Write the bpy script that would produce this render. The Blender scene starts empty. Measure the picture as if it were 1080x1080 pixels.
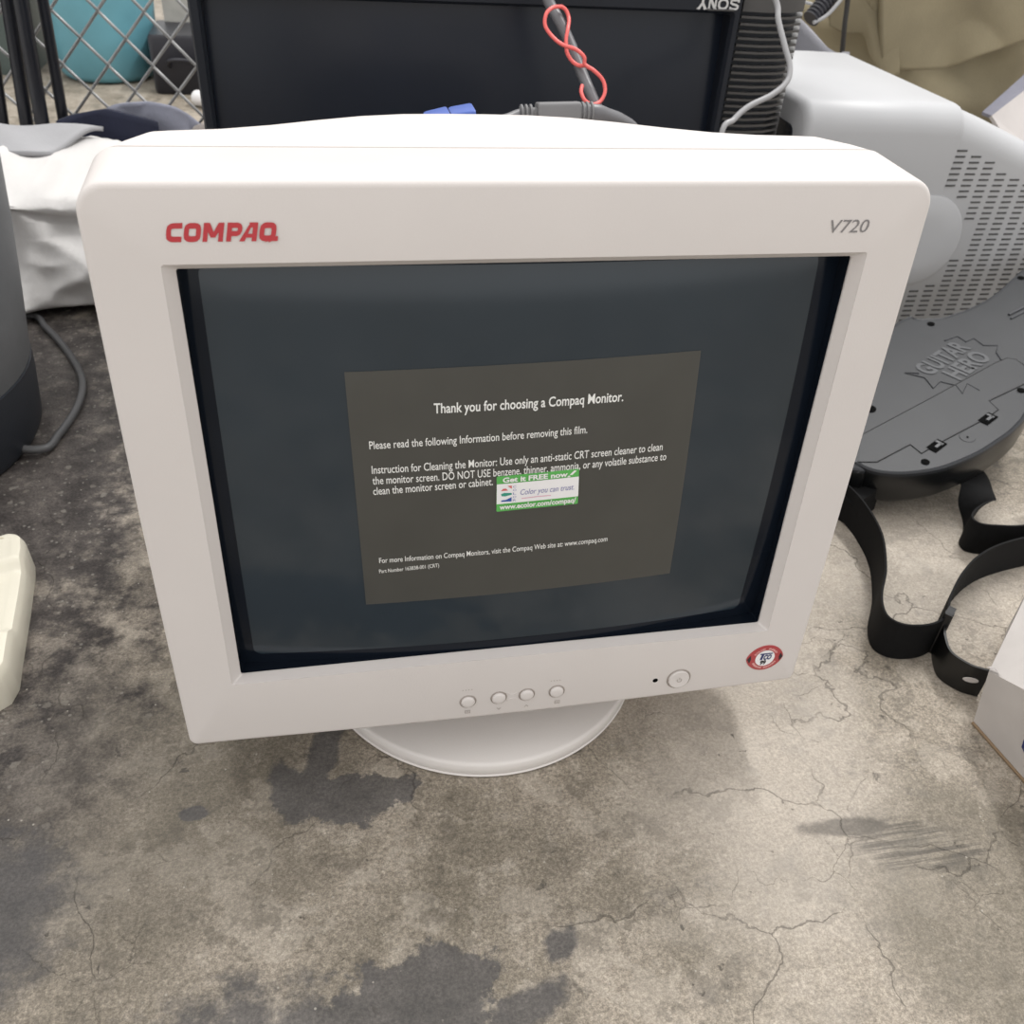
import bpy, bmesh, math, random
from mathutils import Vector, Matrix, noise
from mathutils.geometry import tessellate_polygon
random.seed(7)
scene = bpy.context.scene
COL = scene.collection
PI = math.pi

# ------------------------------------------------------------------ camera
CAM = Vector((-0.1046231, -0.5176376, 0.5468487))
RC = Matrix(((0.979992, -0.0697889, 0.1864007), (-0.1901482, -0.6050169, 0.7731741), (0.0588166, -0.7931482, -0.606182)))
FOC = 960.0
cd = bpy.data.cameras.new('camera'); cam = bpy.data.objects.new('camera', cd); COL.objects.link(cam)
rot = Matrix((( RC[0][0], -RC[0][1], -RC[0][2]), (RC[1][0], -RC[1][1], -RC[1][2]), (RC[2][0], -RC[2][1], -RC[2][2])))
cam.matrix_world = Matrix.Translation(CAM) @ rot.to_4x4()
cd.sensor_width = 36.0; cd.lens = 36.0*FOC/1080.0; cd.clip_start = 0.02; cd.clip_end = 60
cd.dof.use_dof = True; cd.dof.focus_distance = 0.56; cd.dof.aperture_fstop = 17.0
scene.camera = cam

def ray(x, y): return RC @ Vector(((x-540)/FOC, (y-540)/FOC, 1.0))
def G(x, y, z=0.0):                       # where a sight line meets a level plane
    r = ray(x, y); return CAM + r*((z-CAM.z)/r.z)
def A(x, y, Y):                           # where a sight line meets an upright plane
    r = ray(x, y); return CAM + r*((Y-CAM.y)/r.y)

# ------------------------------------------------------------------ helpers
def link(o):
    COL.objects.link(o); return o
def tag(o, label=None, cat=None, group=None, kind=None):
    if label: o['label'] = label
    if cat: o['category'] = cat
    if group: o['group'] = group
    if kind: o['kind'] = kind
    return o
def thing(name, label, cat, loc=(0, 0, 0), group=None):
    o = link(bpy.data.objects.new(name, None)); o.location = loc; o.empty_display_size = 0.02
    return tag(o, label, cat, group)
def mesh_obj(name, verts, faces, mat, parent=None, smooth=None, label=None):
    me = bpy.data.meshes.new(name)
    off = parent_off(parent)
    me.from_pydata([Vector(v)-off for v in verts], [], faces)
    bm = bmesh.new(); bm.from_mesh(me); bmesh.ops.recalc_face_normals(bm, faces=bm.faces); bm.to_mesh(me); bm.free()
    if isinstance(mat, (list, tuple)):
        for m in mat: me.materials.append(m)
    else: me.materials.append(mat)
    if smooth is not None:
        me.polygons.foreach_set('use_smooth', [True]*len(me.polygons))
        me.set_sharp_from_angle(angle=math.radians(smooth))
    o = link(bpy.data.objects.new(name, me))
    if parent: o.parent = parent
    if label: o['label'] = label
    return o
def parent_off(p):
    v = Vector((0, 0, 0))
    while p is not None: v += p.location; p = p.parent
    return v
class MB:                                  # gathers shapes, then links them as ONE mesh
    def __init__(s): s.v = []; s.f = []
    def add(s, v, f):
        n = len(s.v); s.v += [tuple(p) for p in v]; s.f += [tuple(i+n for i in q) for q in f]; return s
    def box(s, c, d, ax=None):
        c = Vector(c); X, Y, Z = ax or (Vector((1,0,0)), Vector((0,1,0)), Vector((0,0,1)))
        v = [c+X*(sx*d[0]/2)+Y*(sy*d[1]/2)+Z*(sz*d[2]/2) for sx in (-1,1) for sy in (-1,1) for sz in (-1,1)]
        return s.add(v, [(0,1,3,2),(4,6,7,5),(0,4,5,1),(2,3,7,6),(0,2,6,4),(1,5,7,3)])
    def rings(s, rs, cap0=True, cap1=True, closed=True):
        n = len(rs[0]); v = [p for r in rs for p in r]; f = []
        for i in range(len(rs)-1):
            for j in range(n if closed else n-1):
                f.append((i*n+j, i*n+(j+1) % n, (i+1)*n+(j+1) % n, (i+1)*n+j))
        if cap0: f.append(tuple(range(n)))
        if cap1: f.append(tuple((len(rs)-1)*n+j for j in range(n)))
        return s.add(v, f)
    def tube(s, pts, r, seg=10):
        pts = [Vector(p) for p in pts]; rs = []
        prev = None
        for i, p in enumerate(pts):
            t = (pts[min(i+1, len(pts)-1)]-pts[max(i-1, 0)]).normalized()
            if prev is None:
                a = Vector((0,0,1)) if abs(t.z) < .9 else Vector((1,0,0))
                prev = (a-t*a.dot(t)).normalized()
            else: prev = (prev-t*prev.dot(t)).normalized()
            b = t.cross(prev); rr = r[i] if isinstance(r, (list, tuple)) else r
            rs.append([p+prev*(rr*math.cos(2*PI*k/seg))+b*(rr*math.sin(2*PI*k/seg)) for k in range(seg)])
        return s.rings(rs)
    def lathe(s, prof, c=(0,0,0), seg=64, axis=None, cap0=True, cap1=True):
        c = Vector(c); X, Y, Z = axis or (Vector((1,0,0)), Vector((0,1,0)), Vector((0,0,1)))
        return s.rings([[c+X*(r*math.cos(2*PI*k/seg))+Y*(r*math.sin(2*PI*k/seg))+Z*z for k in range(seg)] for r, z in prof], cap0, cap1)
    def prism(s, poly, z0f, z1f):          # poly -> two 3D loops
        return s.rings([[z0f(p) for p in poly], [z1f(p) for p in poly]])
    def build(s, name, mat, parent=None, smooth=None, label=None):
        return mesh_obj(name, s.v, s.f, mat, parent, smooth, label)
def spline(pts, n=8):                      # Catmull-Rom
    P = [Vector(p) for p in pts]; P = [P[0]*2-P[1]]+P+[P[-1]*2-P[-2]]; out = []
    for i in range(1, len(P)-2):
        for k in range(n):
            t = k/n; a, b, c, d = P[i-1:i+3]
            out.append(0.5*((2*b)+(c-a)*t+(2*a-5*b+4*c-d)*t*t+(3*b-a-3*c+d)*t**3))
    out.append(P[-2]); return out
def rrect(x0, y0, x1, y1, r, n=6):         # radii r = (x0y0, x1y0, x1y1, x0y1)
    if not isinstance(r, (list, tuple)): r = (r,)*4
    out = []
    for (cx, cy, a0, rr) in ((x0+r[0], y0+r[0], PI, r[0]), (x1-r[1], y0+r[1], 1.5*PI, r[1]), (x1-r[2], y1-r[2], 0, r[2]), (x0+r[3], y1-r[3], .5*PI, r[3])):
        for k in range(n+1):
            a = a0+.5*PI*k/n; out.append((cx+rr*math.cos(a), cy+rr*math.sin(a)))
    return out
def fbm(p, o=4):
    v = 0; a = .5; p = Vector(p)
    for _ in range(o): v += a*noise.noise(p); p = p*2.03; a *= .5
    return v

# ------------------------------------------------------------------ materials
def mat(name, col, rough=.5, var=.06, scale=40, bump=0.0, bscale=400, metal=0, spec=.5, alpha=1.0, coat=0, trans=0):
    m = bpy.data.materials.new(name); m.use_nodes = True; nt = m.node_tree; N = nt.nodes; L = nt.links
    b = N['Principled BSDF']; b.inputs['Roughness'].default_value = rough; b.inputs['Metallic'].default_value = metal
    b.inputs['Specular IOR Level'].default_value = spec; b.inputs['Alpha'].default_value = alpha
    b.inputs['Coat Weight'].default_value = coat
    tc = N.new('ShaderNodeTexCoord'); nz = N.new('ShaderNodeTexNoise'); nz.inputs['Scale'].default_value = scale; nz.inputs['Detail'].default_value = 5
    L.new(tc.outputs['Object'], nz.inputs['Vector'])
    rp = N.new('ShaderNodeValToRGB'); rp.color_ramp.elements[0].position = .3; rp.color_ramp.elements[1].position = .7
    c = Vector(col)
    rp.color_ramp.elements[0].color = (*(c*(1-var)), 1); rp.color_ramp.elements[1].color = (*(c*(1+var)), 1)
    L.new(nz.outputs['Fac'], rp.inputs['Fac']); L.new(rp.outputs['Color'], b.inputs['Base Color'])
    if bump:
        n2 = N.new('ShaderNodeTexNoise'); n2.inputs['Scale'].default_value = bscale; n2.inputs['Detail'].default_value = 3
        L.new(tc.outputs['Object'], n2.inputs['Vector'])
        bp = N.new('ShaderNodeBump'); bp.inputs['Strength'].default_value = bump; bp.inputs['Distance'].default_value = .002
        L.new(n2.outputs['Fac'], bp.inputs['Height']); L.new(bp.outputs['Normal'], b.inputs['Normal'])
    return m
M_CASE = mat('warm_white_plastic', (.635, .597, .578), .48, .012, 25, .06, 900, spec=.22)
M_CASE2 = mat('warm_white_plastic_stand', (.70, .665, .64), .45, .012, 25, .06, 900, spec=.4)
M_WELL = mat('plastic_gap', (.34, .30, .27), .6, .02)
M_HOLE = mat('dark_hole', (.002, .002, .002), .8, .02, spec=.05)
M_MASK = mat('tube_border', (.006, .009, .015), .12, .05, spec=.2)
M_GLASS = mat('tube_glass', (.022, .032, .042), .10, .10, 9, spec=.5)
M_FILM = mat('printed_film', (.078, .076, .068), .30, .06, 30, spec=.45, alpha=.80)
M_WTEXT = mat('white_print', (.78, .78, .76), .5, .02)
M_RED = mat('red_print', (.46, .035, .045), .5, .04)
M_GREYP = mat('grey_print', (.20, .19, .19), .5, .03)
M_GREEN = mat('green_paper', (.10, .42, .09), .5, .05)
M_PAPER = mat('white_paper', (.80, .79, .80), .5, .02)
M_VIOLET = mat('violet_print', (.22, .22, .42), .5, .03)
M_PINK = mat('pink_print', (.70, .38, .48), .5, .03)
M_BLUEP = mat('blue_print', (.03, .09, .33), .5, .03)
M_TEAL = mat('teal_print', (.03, .28, .20), .5, .03)
M_CORAL = mat('coral_print', (.62, .14, .14), .5, .03)
M_BRED = mat('badge_red', (.40, .055, .06), .35, .06)
M_BPINK = mat('badge_pink', (.78, .42, .40), .4, .05)
M_NAVYP = mat('navy_print', (.012, .02, .12), .5, .03)
M_BLKP = mat('black_print', (.02, .016, .02), .5, .03)
M_TV = mat('dark_tv_plastic', (.009, .0115, .018), .40, .08, 15, .05, 700, spec=.3)
M_TVG = mat('dark_tv_glass', (.009, .0125, .021), .25, .06, 6, spec=.3)
M_RIB = mat('ribbed_plastic', (.055, .053, .053), .28, .08, 30)  # black ribs made paler, the highlights on their edges put into the colour
M_SONY = mat('silver_print', (.55, .55, .55), .4, .03)
M_GCRT = mat('cool_white_plastic', (.43, .435, .45), .42, .012, 20, .04, 800, spec=.25)
M_SLOT = mat('vent_dark', (.07, .07, .07), .7, .05)
M_GUIT = mat('charcoal_plastic', (.0175, .019, .0225), .42, .08, 30, .10, 1200, spec=.36)
M_GUIT2 = mat('black_plastic_side', (.005, .0055, .006), .30, .08, 30, .08, 900)
M_EMB = mat('raised_emblem', (.040, .042, .048), .4, .05, 30)
M_STRAP = mat('black_webbing', (.0045, .0045, .005), .75, .25, 220, .5, 1500, spec=.2)
M_STRAPE = mat('black_leather', (.005, .005, .005), .3, .1, 60)
M_BUCK = mat('black_buckle', (.007, .007, .008), .3, .05)
M_BOX = mat('scuffed_white_card', (.50, .47, .45), .7, .10, 14, .15, 90)
M_CARD = mat('card_edge', (.22, .15, .09), .8, .1)
M_CREAM = mat('cream_plastic', (.74, .705, .595), .32, .03, 12)
M_GREYA = mat('grey_moulded_plastic', (.14, .147, .158), .5, .04, 60, .15, 500)
M_NAVY = mat('dark_navy_plastic', (.018, .022, .030), .45, .05, 40, .12, 500)
M_CORD = mat('grey_cord', (.08, .08, .083), .45, .04)
M_CABG = mat('light_grey_cable', (.30, .30, .31), .4, .03)
M_CABM = mat('mid_grey_cable', (.13, .13, .14), .4, .04)
M_FERR = mat('grey_ferrite', (.15, .15, .155), .5, .04)
M_TIE = mat('red_wire', (.75, .13, .12), .4, .05)
M_BLUE = mat('blue_connector', (.06, .115, .40), .45, .04)
M_SHEET = mat('white_cloth', (.68, .665, .655), .85, .05, 8, .25, 160)
M_GCLOTH = mat('grey_cloth', (.36, .36, .375), .85, .08, 12, .25, 200)
M_LAV = mat('lavender_cloth', (.29, .30, .37), .85, .12, 14, .3, 160)
M_NCLOTH = mat('navy_cloth', (.012, .015, .036), .85, .2, 20, .3, 200)
M_BEIGE = mat('beige_cloth', (.40, .36, .34), .85, .08, 20, .2, 160)
M_POLE = mat('black_pole_paint', (.009, .010, .015), .35, .1, 30)
M_WIRE = mat('galvanised_wire', (.32, .32, .32), .35, .12, 60, metal=.35)
M_CYAN = mat('cyan_plastic', (.14, .36, .44), .42, .10, 10)
M_DARK = mat('dark_box_plastic', (.012, .012, .018), .4, .1)
M_STEEL = mat('dull_grey_metal', (.17, .165, .15), .5, .15, 20)
M_KHAKI = mat('khaki_canvas', (.275, .237, .155), .9, .10, 14, .35, 350)
M_WCARD = mat('pale_card', (.50, .47, .46), .7, .03)

# ------------------------------------------------------------------ floor
def floor_material():
    m = bpy.data.materials.new('worn_concrete'); m.use_nodes = True; nt = m.node_tree; N = nt.nodes; L = nt.links
    b = N['Principled BSDF']
    geo = N.new('ShaderNodeNewGeometry'); P = geo.outputs['Position']
    def nz(scale, det=6, rough=.6, vec=P, dist=0):
        n = N.new('ShaderNodeTexNoise'); n.inputs['Scale'].default_value = scale; n.inputs['Detail'].default_value = det
        n.inputs['Roughness'].default_value = rough; n.inputs['Distortion'].default_value = dist
        L.new(vec, n.inputs['Vector']); return n
    def mr(sock, a, c, lo=0.0, hi=1.0, smooth=True):
        n = N.new('ShaderNodeMapRange'); n.interpolation_type = 'SMOOTHSTEP' if smooth else 'LINEAR'
        n.inputs['From Min'].default_value = a; n.inputs['From Max'].default_value = c
        n.inputs['To Min'].default_value = lo; n.inputs['To Max'].default_value = hi
        L.new(sock, n.inputs['Value']); return n.outputs['Result']
    def mth(op, a, c=None):
        n = N.new('ShaderNodeMath'); n.operation = op
        for i, s in enumerate((a, c)):
            if s is None: continue
            if isinstance(s, (int, float)): n.inputs[i].default_value = s
            else: L.new(s, n.inputs[i])
        return n.outputs[0]
    def mix(fac, a, c, mode='MIX'):
        n = N.new('ShaderNodeMix'); n.data_type = 'RGBA'; n.blend_type = mode
        if isinstance(fac, (int, float)): n.inputs[0].default_value = fac
        else: L.new(fac, n.inputs[0])
        for i, s in ((6, a), (7, c)):
            if isinstance(s, tuple): n.inputs[i].default_value = (*s, 1)
            else: L.new(s, n.inputs[i])
        return n.outputs[2]
    def voro(scale, feat='F1', vec=P):
        n = N.new('ShaderNodeTexVoronoi'); n.feature = feat; n.inputs['Scale'].default_value = scale; L.new(vec, n.inputs['Vector']); return n
    wob = nz(30, 8, .68); wobc = mth('SUBTRACT', wob.outputs['Fac'], .5)
    def blob(x, y, rx, ry, rz=0, soft=.35, wamt=2.2):
        mp = N.new('ShaderNodeMapping'); mp.vector_type = 'TEXTURE'
        mp.inputs['Location'].default_value = (x, y, 0); mp.inputs['Rotation'].default_value = (0, 0, rz); mp.inputs['Scale'].default_value = (rx, ry, 1)
        L.new(P, mp.inputs['Vector'])
        ln = N.new('ShaderNodeVectorMath'); ln.operation = 'LENGTH'; L.new(mp.outputs[0], ln.inputs[0])
        d = mth('ADD', ln.outputs['Value'], mth('MULTIPLY', wobc, wamt))
        return mr(d, 1+soft/2, 1-soft/2)
    def union(l):
        r = l[0]
        for x in l[1:]: r = mth('MAXIMUM', r, x)
        return r
    # concrete body
    big = nz(7, 7, .62); mid = nz(42, 8, .72); fine = nz(430, 5, .7); grit = nz(1100, 2, .6)
    col = mix(mr(big.outputs['Fac'], .33, .66), (0.205, 0.178, 0.139), (0.348, 0.303, 0.249))
    col = mix(mth('MULTIPLY', mr(mid.outputs['Fac'], .50, .66), .5), col, (0.439, 0.390, 0.331))
    col = mix(mth('MULTIPLY', mr(mid.outputs['Fac'], .47, .33), .6), col, (.108, .094, .076))
    fine2 = nz(175, 6, .75)
    col = mix(.5, col, mix(mr(fine.outputs['Fac'], .32, .68), (.22, .22, .22), (.78, .78, .78)), 'OVERLAY')
    col = mix(.42, col, mix(mr(fine2.outputs['Fac'], .36, .64), (.30, .29, .28), (.70, .70, .70)), 'OVERLAY')
    col = mix(.35, col, mix(mr(grit.outputs['Fac'], .35, .65), (.25, .25, .25), (.75, .75, .75)), 'OVERLAY')
    flk = nz(15, 10, .66); flk2 = nz(26, 10, .68)
    col = mix(mth('MULTIPLY', mr(flk.outputs['Fac'], .535, .56), .22), col, (0.524, 0.473, 0.405))
    col = mix(mth('MULTIPLY', mr(flk2.outputs['Fac'], .435, .405), .42), col, (.115, .100, .080))
    mpe = N.new('ShaderNodeMapping'); mpe.inputs['Scale'].default_value = (26, 105, 1); mpe.inputs['Rotation'].default_value = (0, 0, .35); L.new(P, mpe.inputs['Vector'])
    elo = nz(1, 4, .6, mpe.outputs[0])
    col = mix(mth('MULTIPLY', mr(elo.outputs['Fac'], .69, .73), .6), col, (.075, .066, .054))
    # pale streak right of the stand
    pale = blob(.20, -.10, .09, .20, -.25, .9, 1.4)
    col = mix(mth('MULTIPLY', pale, .45), col, (0.536, 0.484, 0.427))
    pale2 = blob(.42, .06, .16, .10, 0, .9, 1.2)
    col = mix(mth('MULTIPLY', pale2, .35), col, (0.524, 0.473, 0.416))
    # browner, darker tone over the right foreground
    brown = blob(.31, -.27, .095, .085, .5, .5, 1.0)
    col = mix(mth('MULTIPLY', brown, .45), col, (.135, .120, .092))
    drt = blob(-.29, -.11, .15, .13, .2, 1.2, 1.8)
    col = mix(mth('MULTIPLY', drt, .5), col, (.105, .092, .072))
    # dark worn asphalt-like area at the left with pebbles showing
    lef = blob(-.62, .35, .36, .62, .12, .45, 1.5)
    lef2 = blob(-.40, -.02, .13, .17, .3, .7, 1.6)
    dk = mth('MAXIMUM', lef, mth('MULTIPLY', lef2, .75))
    dcol = mix(mr(nz(30, 7, .7).outputs['Fac'], .35, .68), (0.041, 0.035, 0.033), (0.120, 0.105, 0.096))
    dcol = mix(.6, dcol, mix(mr(fine.outputs['Fac'], .3, .7), (.22, .22, .22), (.78, .78, .78)), 'OVERLAY')
    pv = voro(95); pr = N.new('ShaderNodeSeparateColor'); L.new(pv.outputs['Color'], pr.inputs[0])
    pvd = mth('ADD', pv.outputs['Distance'], mth('MULTIPLY', mth('SUBTRACT', fine2.outputs['Fac'], .5), 1.3))
    peb = mth('MULTIPLY', mr(pvd, .36, .22), mr(pr.outputs[0], .62, .66))
    pcol = mix(pr.outputs[1], (.12, .10, .085), (.27, .25, .22))
    dcol = mix(mth('MULTIPLY', peb, .6), dcol, pcol)
    pv2 = voro(210); pr2 = N.new('ShaderNodeSeparateColor'); L.new(pv2.outputs['Color'], pr2.inputs[0])
    peb2 = mth('MULTIPLY', mr(pv2.outputs['Distance'], .34, .22), mr(pr2.outputs[0], .86, .88))
    dcol = mix(mth('MULTIPLY', peb2, .7), dcol, (.24, .225, .20))
    col = mix(dk, col, dcol)
    # smooth grey filler patches
    pats = union([blob(-.104, -.128, .040, .019, .1, .16, 2.6), blob(-.150, -.118, .016, .024, .5, .3, 2.2), blob(-.128, -.085, .012, .030, -.3, .3, 2.0),
                  blob(-.085, -.290, .060, .050, 0, .14, 2.0), blob(-.18, -.305, .10, .050, .1, .5, 2.6),
                  blob(-.33, -.18, .05, .05, 0, .9, 2.6), blob(-.215, -.125, .008, .005, 0, .4, 2.4), blob(.012, -.252, .012, .008, .6, .6, 3.4),
                  blob(-.02, -.285, .03, .012, .3, .5, 2.4)])
    gcol = mix(mr(mid.outputs['Fac'], .3, .7), (0.068, 0.065, 0.065), (0.112, 0.105, 0.104))
    gcol = mix(.35, gcol, mix(mr(fine.outputs['Fac'], .3, .7), (.3, .3, .3), (.7, .7, .7)), 'OVERLAY')
    col = mix(mth('MULTIPLY', pats, .85), col, gcol)
    col = mix(.10, col, mix(mr(fine.outputs['Fac'], .34, .66), (.25, .25, .25), (.75, .75, .75)), 'OVERLAY')
    # scuff with drag streaks
    mp = N.new('ShaderNodeMapping'); mp.inputs['Scale'].default_value = (14, 330, 1); mp.inputs['Rotation'].default_value = (0, 0, .20); L.new(P, mp.inputs['Vector'])
    stk = nz(1, 4, .6, mp.outputs[0])
    sc = mth('MULTIPLY', blob(.268, -.223, .052, .020, -.22, .7, .8), mr(stk.outputs['Fac'], .42, .60))
    sc = mth('MAXIMUM', sc, blob(.226, -.203, .030, .008, -.1, .5, 1.4))
    col = mix(mth('MULTIPLY', sc, .62), col, (.055, .050, .045))
    # little chips, dark and pale
    ch = voro(70); cr = N.new('ShaderNodeSeparateColor'); L.new(ch.outputs['Color'], cr.inputs[0])
    chd = mth('ADD', ch.outputs['Distance'], mth('MULTIPLY', wobc, .9))
    chn = nz(64, 5, .62, P, .4)
    chm = mth('MULTIPLY', mr(chn.outputs['Fac'], .655, .70), mr(nz(9, 3).outputs['Fac'], .42, .55))
    col = mix(mth('MULTIPLY', chm, .75), col, (.06, .054, .047))
    c2 = voro(240); c2r = N.new('ShaderNodeSeparateColor'); L.new(c2.outputs['Color'], c2r.inputs[0])
    col = mix(mth('MULTIPLY', mth('MULTIPLY', mr(c2.outputs['Distance'], .22, .12), mr(c2r.outputs[0], .955, .965)), .8), col, (.42, .39, .34))
    # hair cracks
    wv = N.new('ShaderNodeTexNoise'); wv.inputs['Scale'].default_value = 16; wv.inputs['Detail'].default_value = 6; L.new(P, wv.inputs['Vector'])
    sub = N.new('ShaderNodeVectorMath'); sub.operation = 'MULTIPLY_ADD'; L.new(wv.outputs['Color'], sub.inputs[0]); sub.inputs[1].default_value = (.065, .065, .065); L.new(P, sub.inputs[2])
    cv = voro(6.2, 'DISTANCE_TO_EDGE', sub.outputs[0])
    cm = mth('MULTIPLY', mr(cv.outputs['Distance'], .0045, .001), mr(nz(9, 2).outputs['Fac'], .42, .56))
    cv2 = voro(24, 'DISTANCE_TO_EDGE', sub.outputs[0])
    cm2 = mth('MULTIPLY', mr(cv2.outputs['Distance'], .010, .002), mr(nz(11, 3).outputs['Fac'], .54, .64))
    cracks = mth('MAXIMUM', cm, mth('MULTIPLY', cm2, .7))
    col = mix(mth('MULTIPLY', cracks, .5), col, (.045, .040, .034))
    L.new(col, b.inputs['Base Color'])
    rg = mr(mid.outputs['Fac'], .3, .7, .50, .75); L.new(rg, b.inputs['Roughness'])
    b.inputs['Specular IOR Level'].default_value = .35
    h = mth('ADD', mth('MULTIPLY', fine.outputs['Fac'], .5), mth('MULTIPLY', mid.outputs['Fac'], .8))
    h = mth('SUBTRACT', h, mth('MULTIPLY', cracks, .8))
    h = mth('ADD', h, mth('MULTIPLY', mth('MULTIPLY', peb, dk), .5))
    h = mth('SUBTRACT', h, mth('MULTIPLY', chm, .5))
    bp = N.new('ShaderNodeBump'); bp.inputs['Strength'].default_value = .55; bp.inputs['Distance'].default_value = .0016
    L.new(h, bp.inputs['Height']); L.new(bp.outputs['Normal'], b.inputs['Normal'])
    return m
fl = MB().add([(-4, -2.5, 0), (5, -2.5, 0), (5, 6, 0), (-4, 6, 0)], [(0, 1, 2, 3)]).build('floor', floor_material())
tag(fl, 'worn beige concrete floor with dark patches and cracks', 'floor', kind='structure')

# ------------------------------------------------------------------ text
_cap = {}
def glyphs(body, bold=0.0, shear=0.0, space=1.0):
    c = bpy.data.curves.new('t', 'FONT'); c.body = body; c.size = 1; c.offset = bold; c.shear = shear; c.resolution_u = 3; c.fill_mode = 'FRONT'; c.space_character = space
    o = link(bpy.data.objects.new('t', c)); dg = bpy.context.evaluated_depsgraph_get(); dg.update()
    me = o.evaluated_get(dg).to_mesh(); v = [(p.co.x, p.co.y) for p in me.vertices]; f = [tuple(p.vertices) for p in me.polygons]
    o.evaluated_get(dg).to_mesh_clear(); bpy.data.objects.remove(o); bpy.data.curves.remove(c)
    return v, f
def put_text(mb, body, p0, p1, cap, surf, bold=0.0, shear=0.0, space=1.0):
    """baseline from p0 to p1 in surface coordinates (x right, y down), cap = capital height"""
    v, f = glyphs(body, bold, shear, space)
    x0 = min(p[0] for p in v); x1 = max(p[0] for p in v)
    p0 = Vector(p0); p1 = Vector(p1); d = p1-p0; w = d.length; d.normalize(); up = Vector((d.y, -d.x))
    return mb.add([surf(*(p0+d*((a-x0)/(x1-x0)*w)+up*(q/.70*cap))) for a, q in v], f)
def ribbon(mb, path, w, tf, closed=False):
    """flat stroke of width w along a 2D path with mitred corners; tf maps (x, y) to 3D"""
    P = [Vector(p) for p in path]; n = len(P); Lh = []; Rh = []
    for i in range(n):
        a = P[i-1] if (i > 0 or closed) else None; c = P[(i+1) % n] if (i < n-1 or closed) else None
        d0 = (P[i]-a).normalized() if a is not None else (c-P[i]).normalized()
        d1 = (c-P[i]).normalized() if c is not None else d0
        n0 = Vector((-d0.y, d0.x)); n1 = Vector((-d1.y, d1.x)); m = (n0+n1).normalized()
        k = w/2/max(.35, m.dot(n0)); Lh.append(P[i]+m*k); Rh.append(P[i]-m*k)
    v = [tf(*p) for p in Lh+Rh]; f = []
    for i in range(n if closed else n-1):
        j = (i+1) % n; f.append((i, j, n+j, n+i))
    mb.add(v, f)

# ------------------------------------------------------------------ the monitor
TH = math.radians(4); MO = Vector((0, -0.1101009, 0.2390954))
MX = Vector((1, 0, 0)); MY = Vector((0, -math.sin(TH), -math.cos(TH))); MZ = Vector((0, math.cos(TH), -math.sin(TH)))
def W(x, y, z): return MO+MX*x+MY*y+MZ*z           # monitor frame: x right, y down the face, z into the case
def mon_px(x, y, zf):                              # sight line -> monitor frame, on the surface z = zf(x, y)
    r = ray(x, y); o = CAM-MO
    o = Vector((o.dot(MX), o.dot(MY), o.dot(MZ))); r = Vector((r.dot(MX), r.dot(MY), r.dot(MZ))); z = 0.0
    for _ in range(6):
        p = o+r*((z-o.z)/r.z); z = zf(p.x, p.y)
    return Vector((p.x, p.y))
BW, BH = .411, .344
mon = thing('crt_monitor', 'off-white CRT monitor with a dark glass screen and printed film, on a round stand', 'monitor', (0, 0, 0))
NC = 10
def loop(x0, y0, x1, y1, r, z, n=NC): return [W(x, y, z) for x, y in rrect(x0, y0, x1, y1, r, n)]
hx, hy = BW/2, BH/2
RT, RB = .014, .0055
def outer(ins, z, fl=0.0):
    x0, y0, x1, y1 = -hx-.002-fl*.85+ins, -hy-.002+ins, hx+.002+fl*2.0-ins, hy+.0012-ins
    out = []
    for x, y in dens_top(rrect(x0, y0, x1, y1, (max(.003, RT-ins),)*2+(max(.003, RB-ins),)*2, NC)):
        if y > 0: y += .0040*max(0, 1-((x-.02)/hx)**2)*min(1, max(0, (y-.10)/.06))
        if x < 0: x -= .0012*max(0, 1-(y/hy)**2)
        out.append(W(x, y, z))
    return out
def dens_top(ring, k=12):                  # extra points along the four straight runs
    out = []; n = len(ring)
    for i in range(n):
        a, c = ring[i], ring[(i+1) % n]; out.append(a)
        if i % (NC+1) == NC: out += [(a[0]+(c[0]-a[0])*q/k, a[1]+(c[1]-a[1])*q/k) for q in range(1, k)]
    return out
def loop(x0, y0, x1, y1, r, z, n=NC): return [W(x, y, z) for x, y in dens_top(rrect(x0, y0, x1, y1, r, n))]
IN = (-.1708, -.1335, .1725, .1216)
OU = (.0006-.3534/2, -.0066-.2615/2, .0006+.3534/2, -.0066+.2615/2)
b = MB()
b.rings([loop(*IN, .0015, .0072), loop(*IN, .0015, .006), loop(*OU, .0015, .0003), loop(*OU, .0015, 0.0), outer(.0032, 0.0), outer(.0020, .0003), outer(.0009, .0010), outer(.0002, .0022), outer(0, .0038),
         outer(0, .0676, .006), outer(.0005, .0686, .006), outer(.0030, .0688, .006)], False, False)
bez = b.build('bezel', M_CASE, mon, 28)
g_ = MB(); g_.rings([loop(IN[0]-.002, IN[1]-.002, IN[2]+.002, IN[3]+.002, .0015, .0073), loop(*IN, .0015, .0071), loop(*IN, .0015, .045)], False, False)
g_.build('inner_rim', M_MASK, bez, 28, 'black rim round the tube face')
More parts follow.
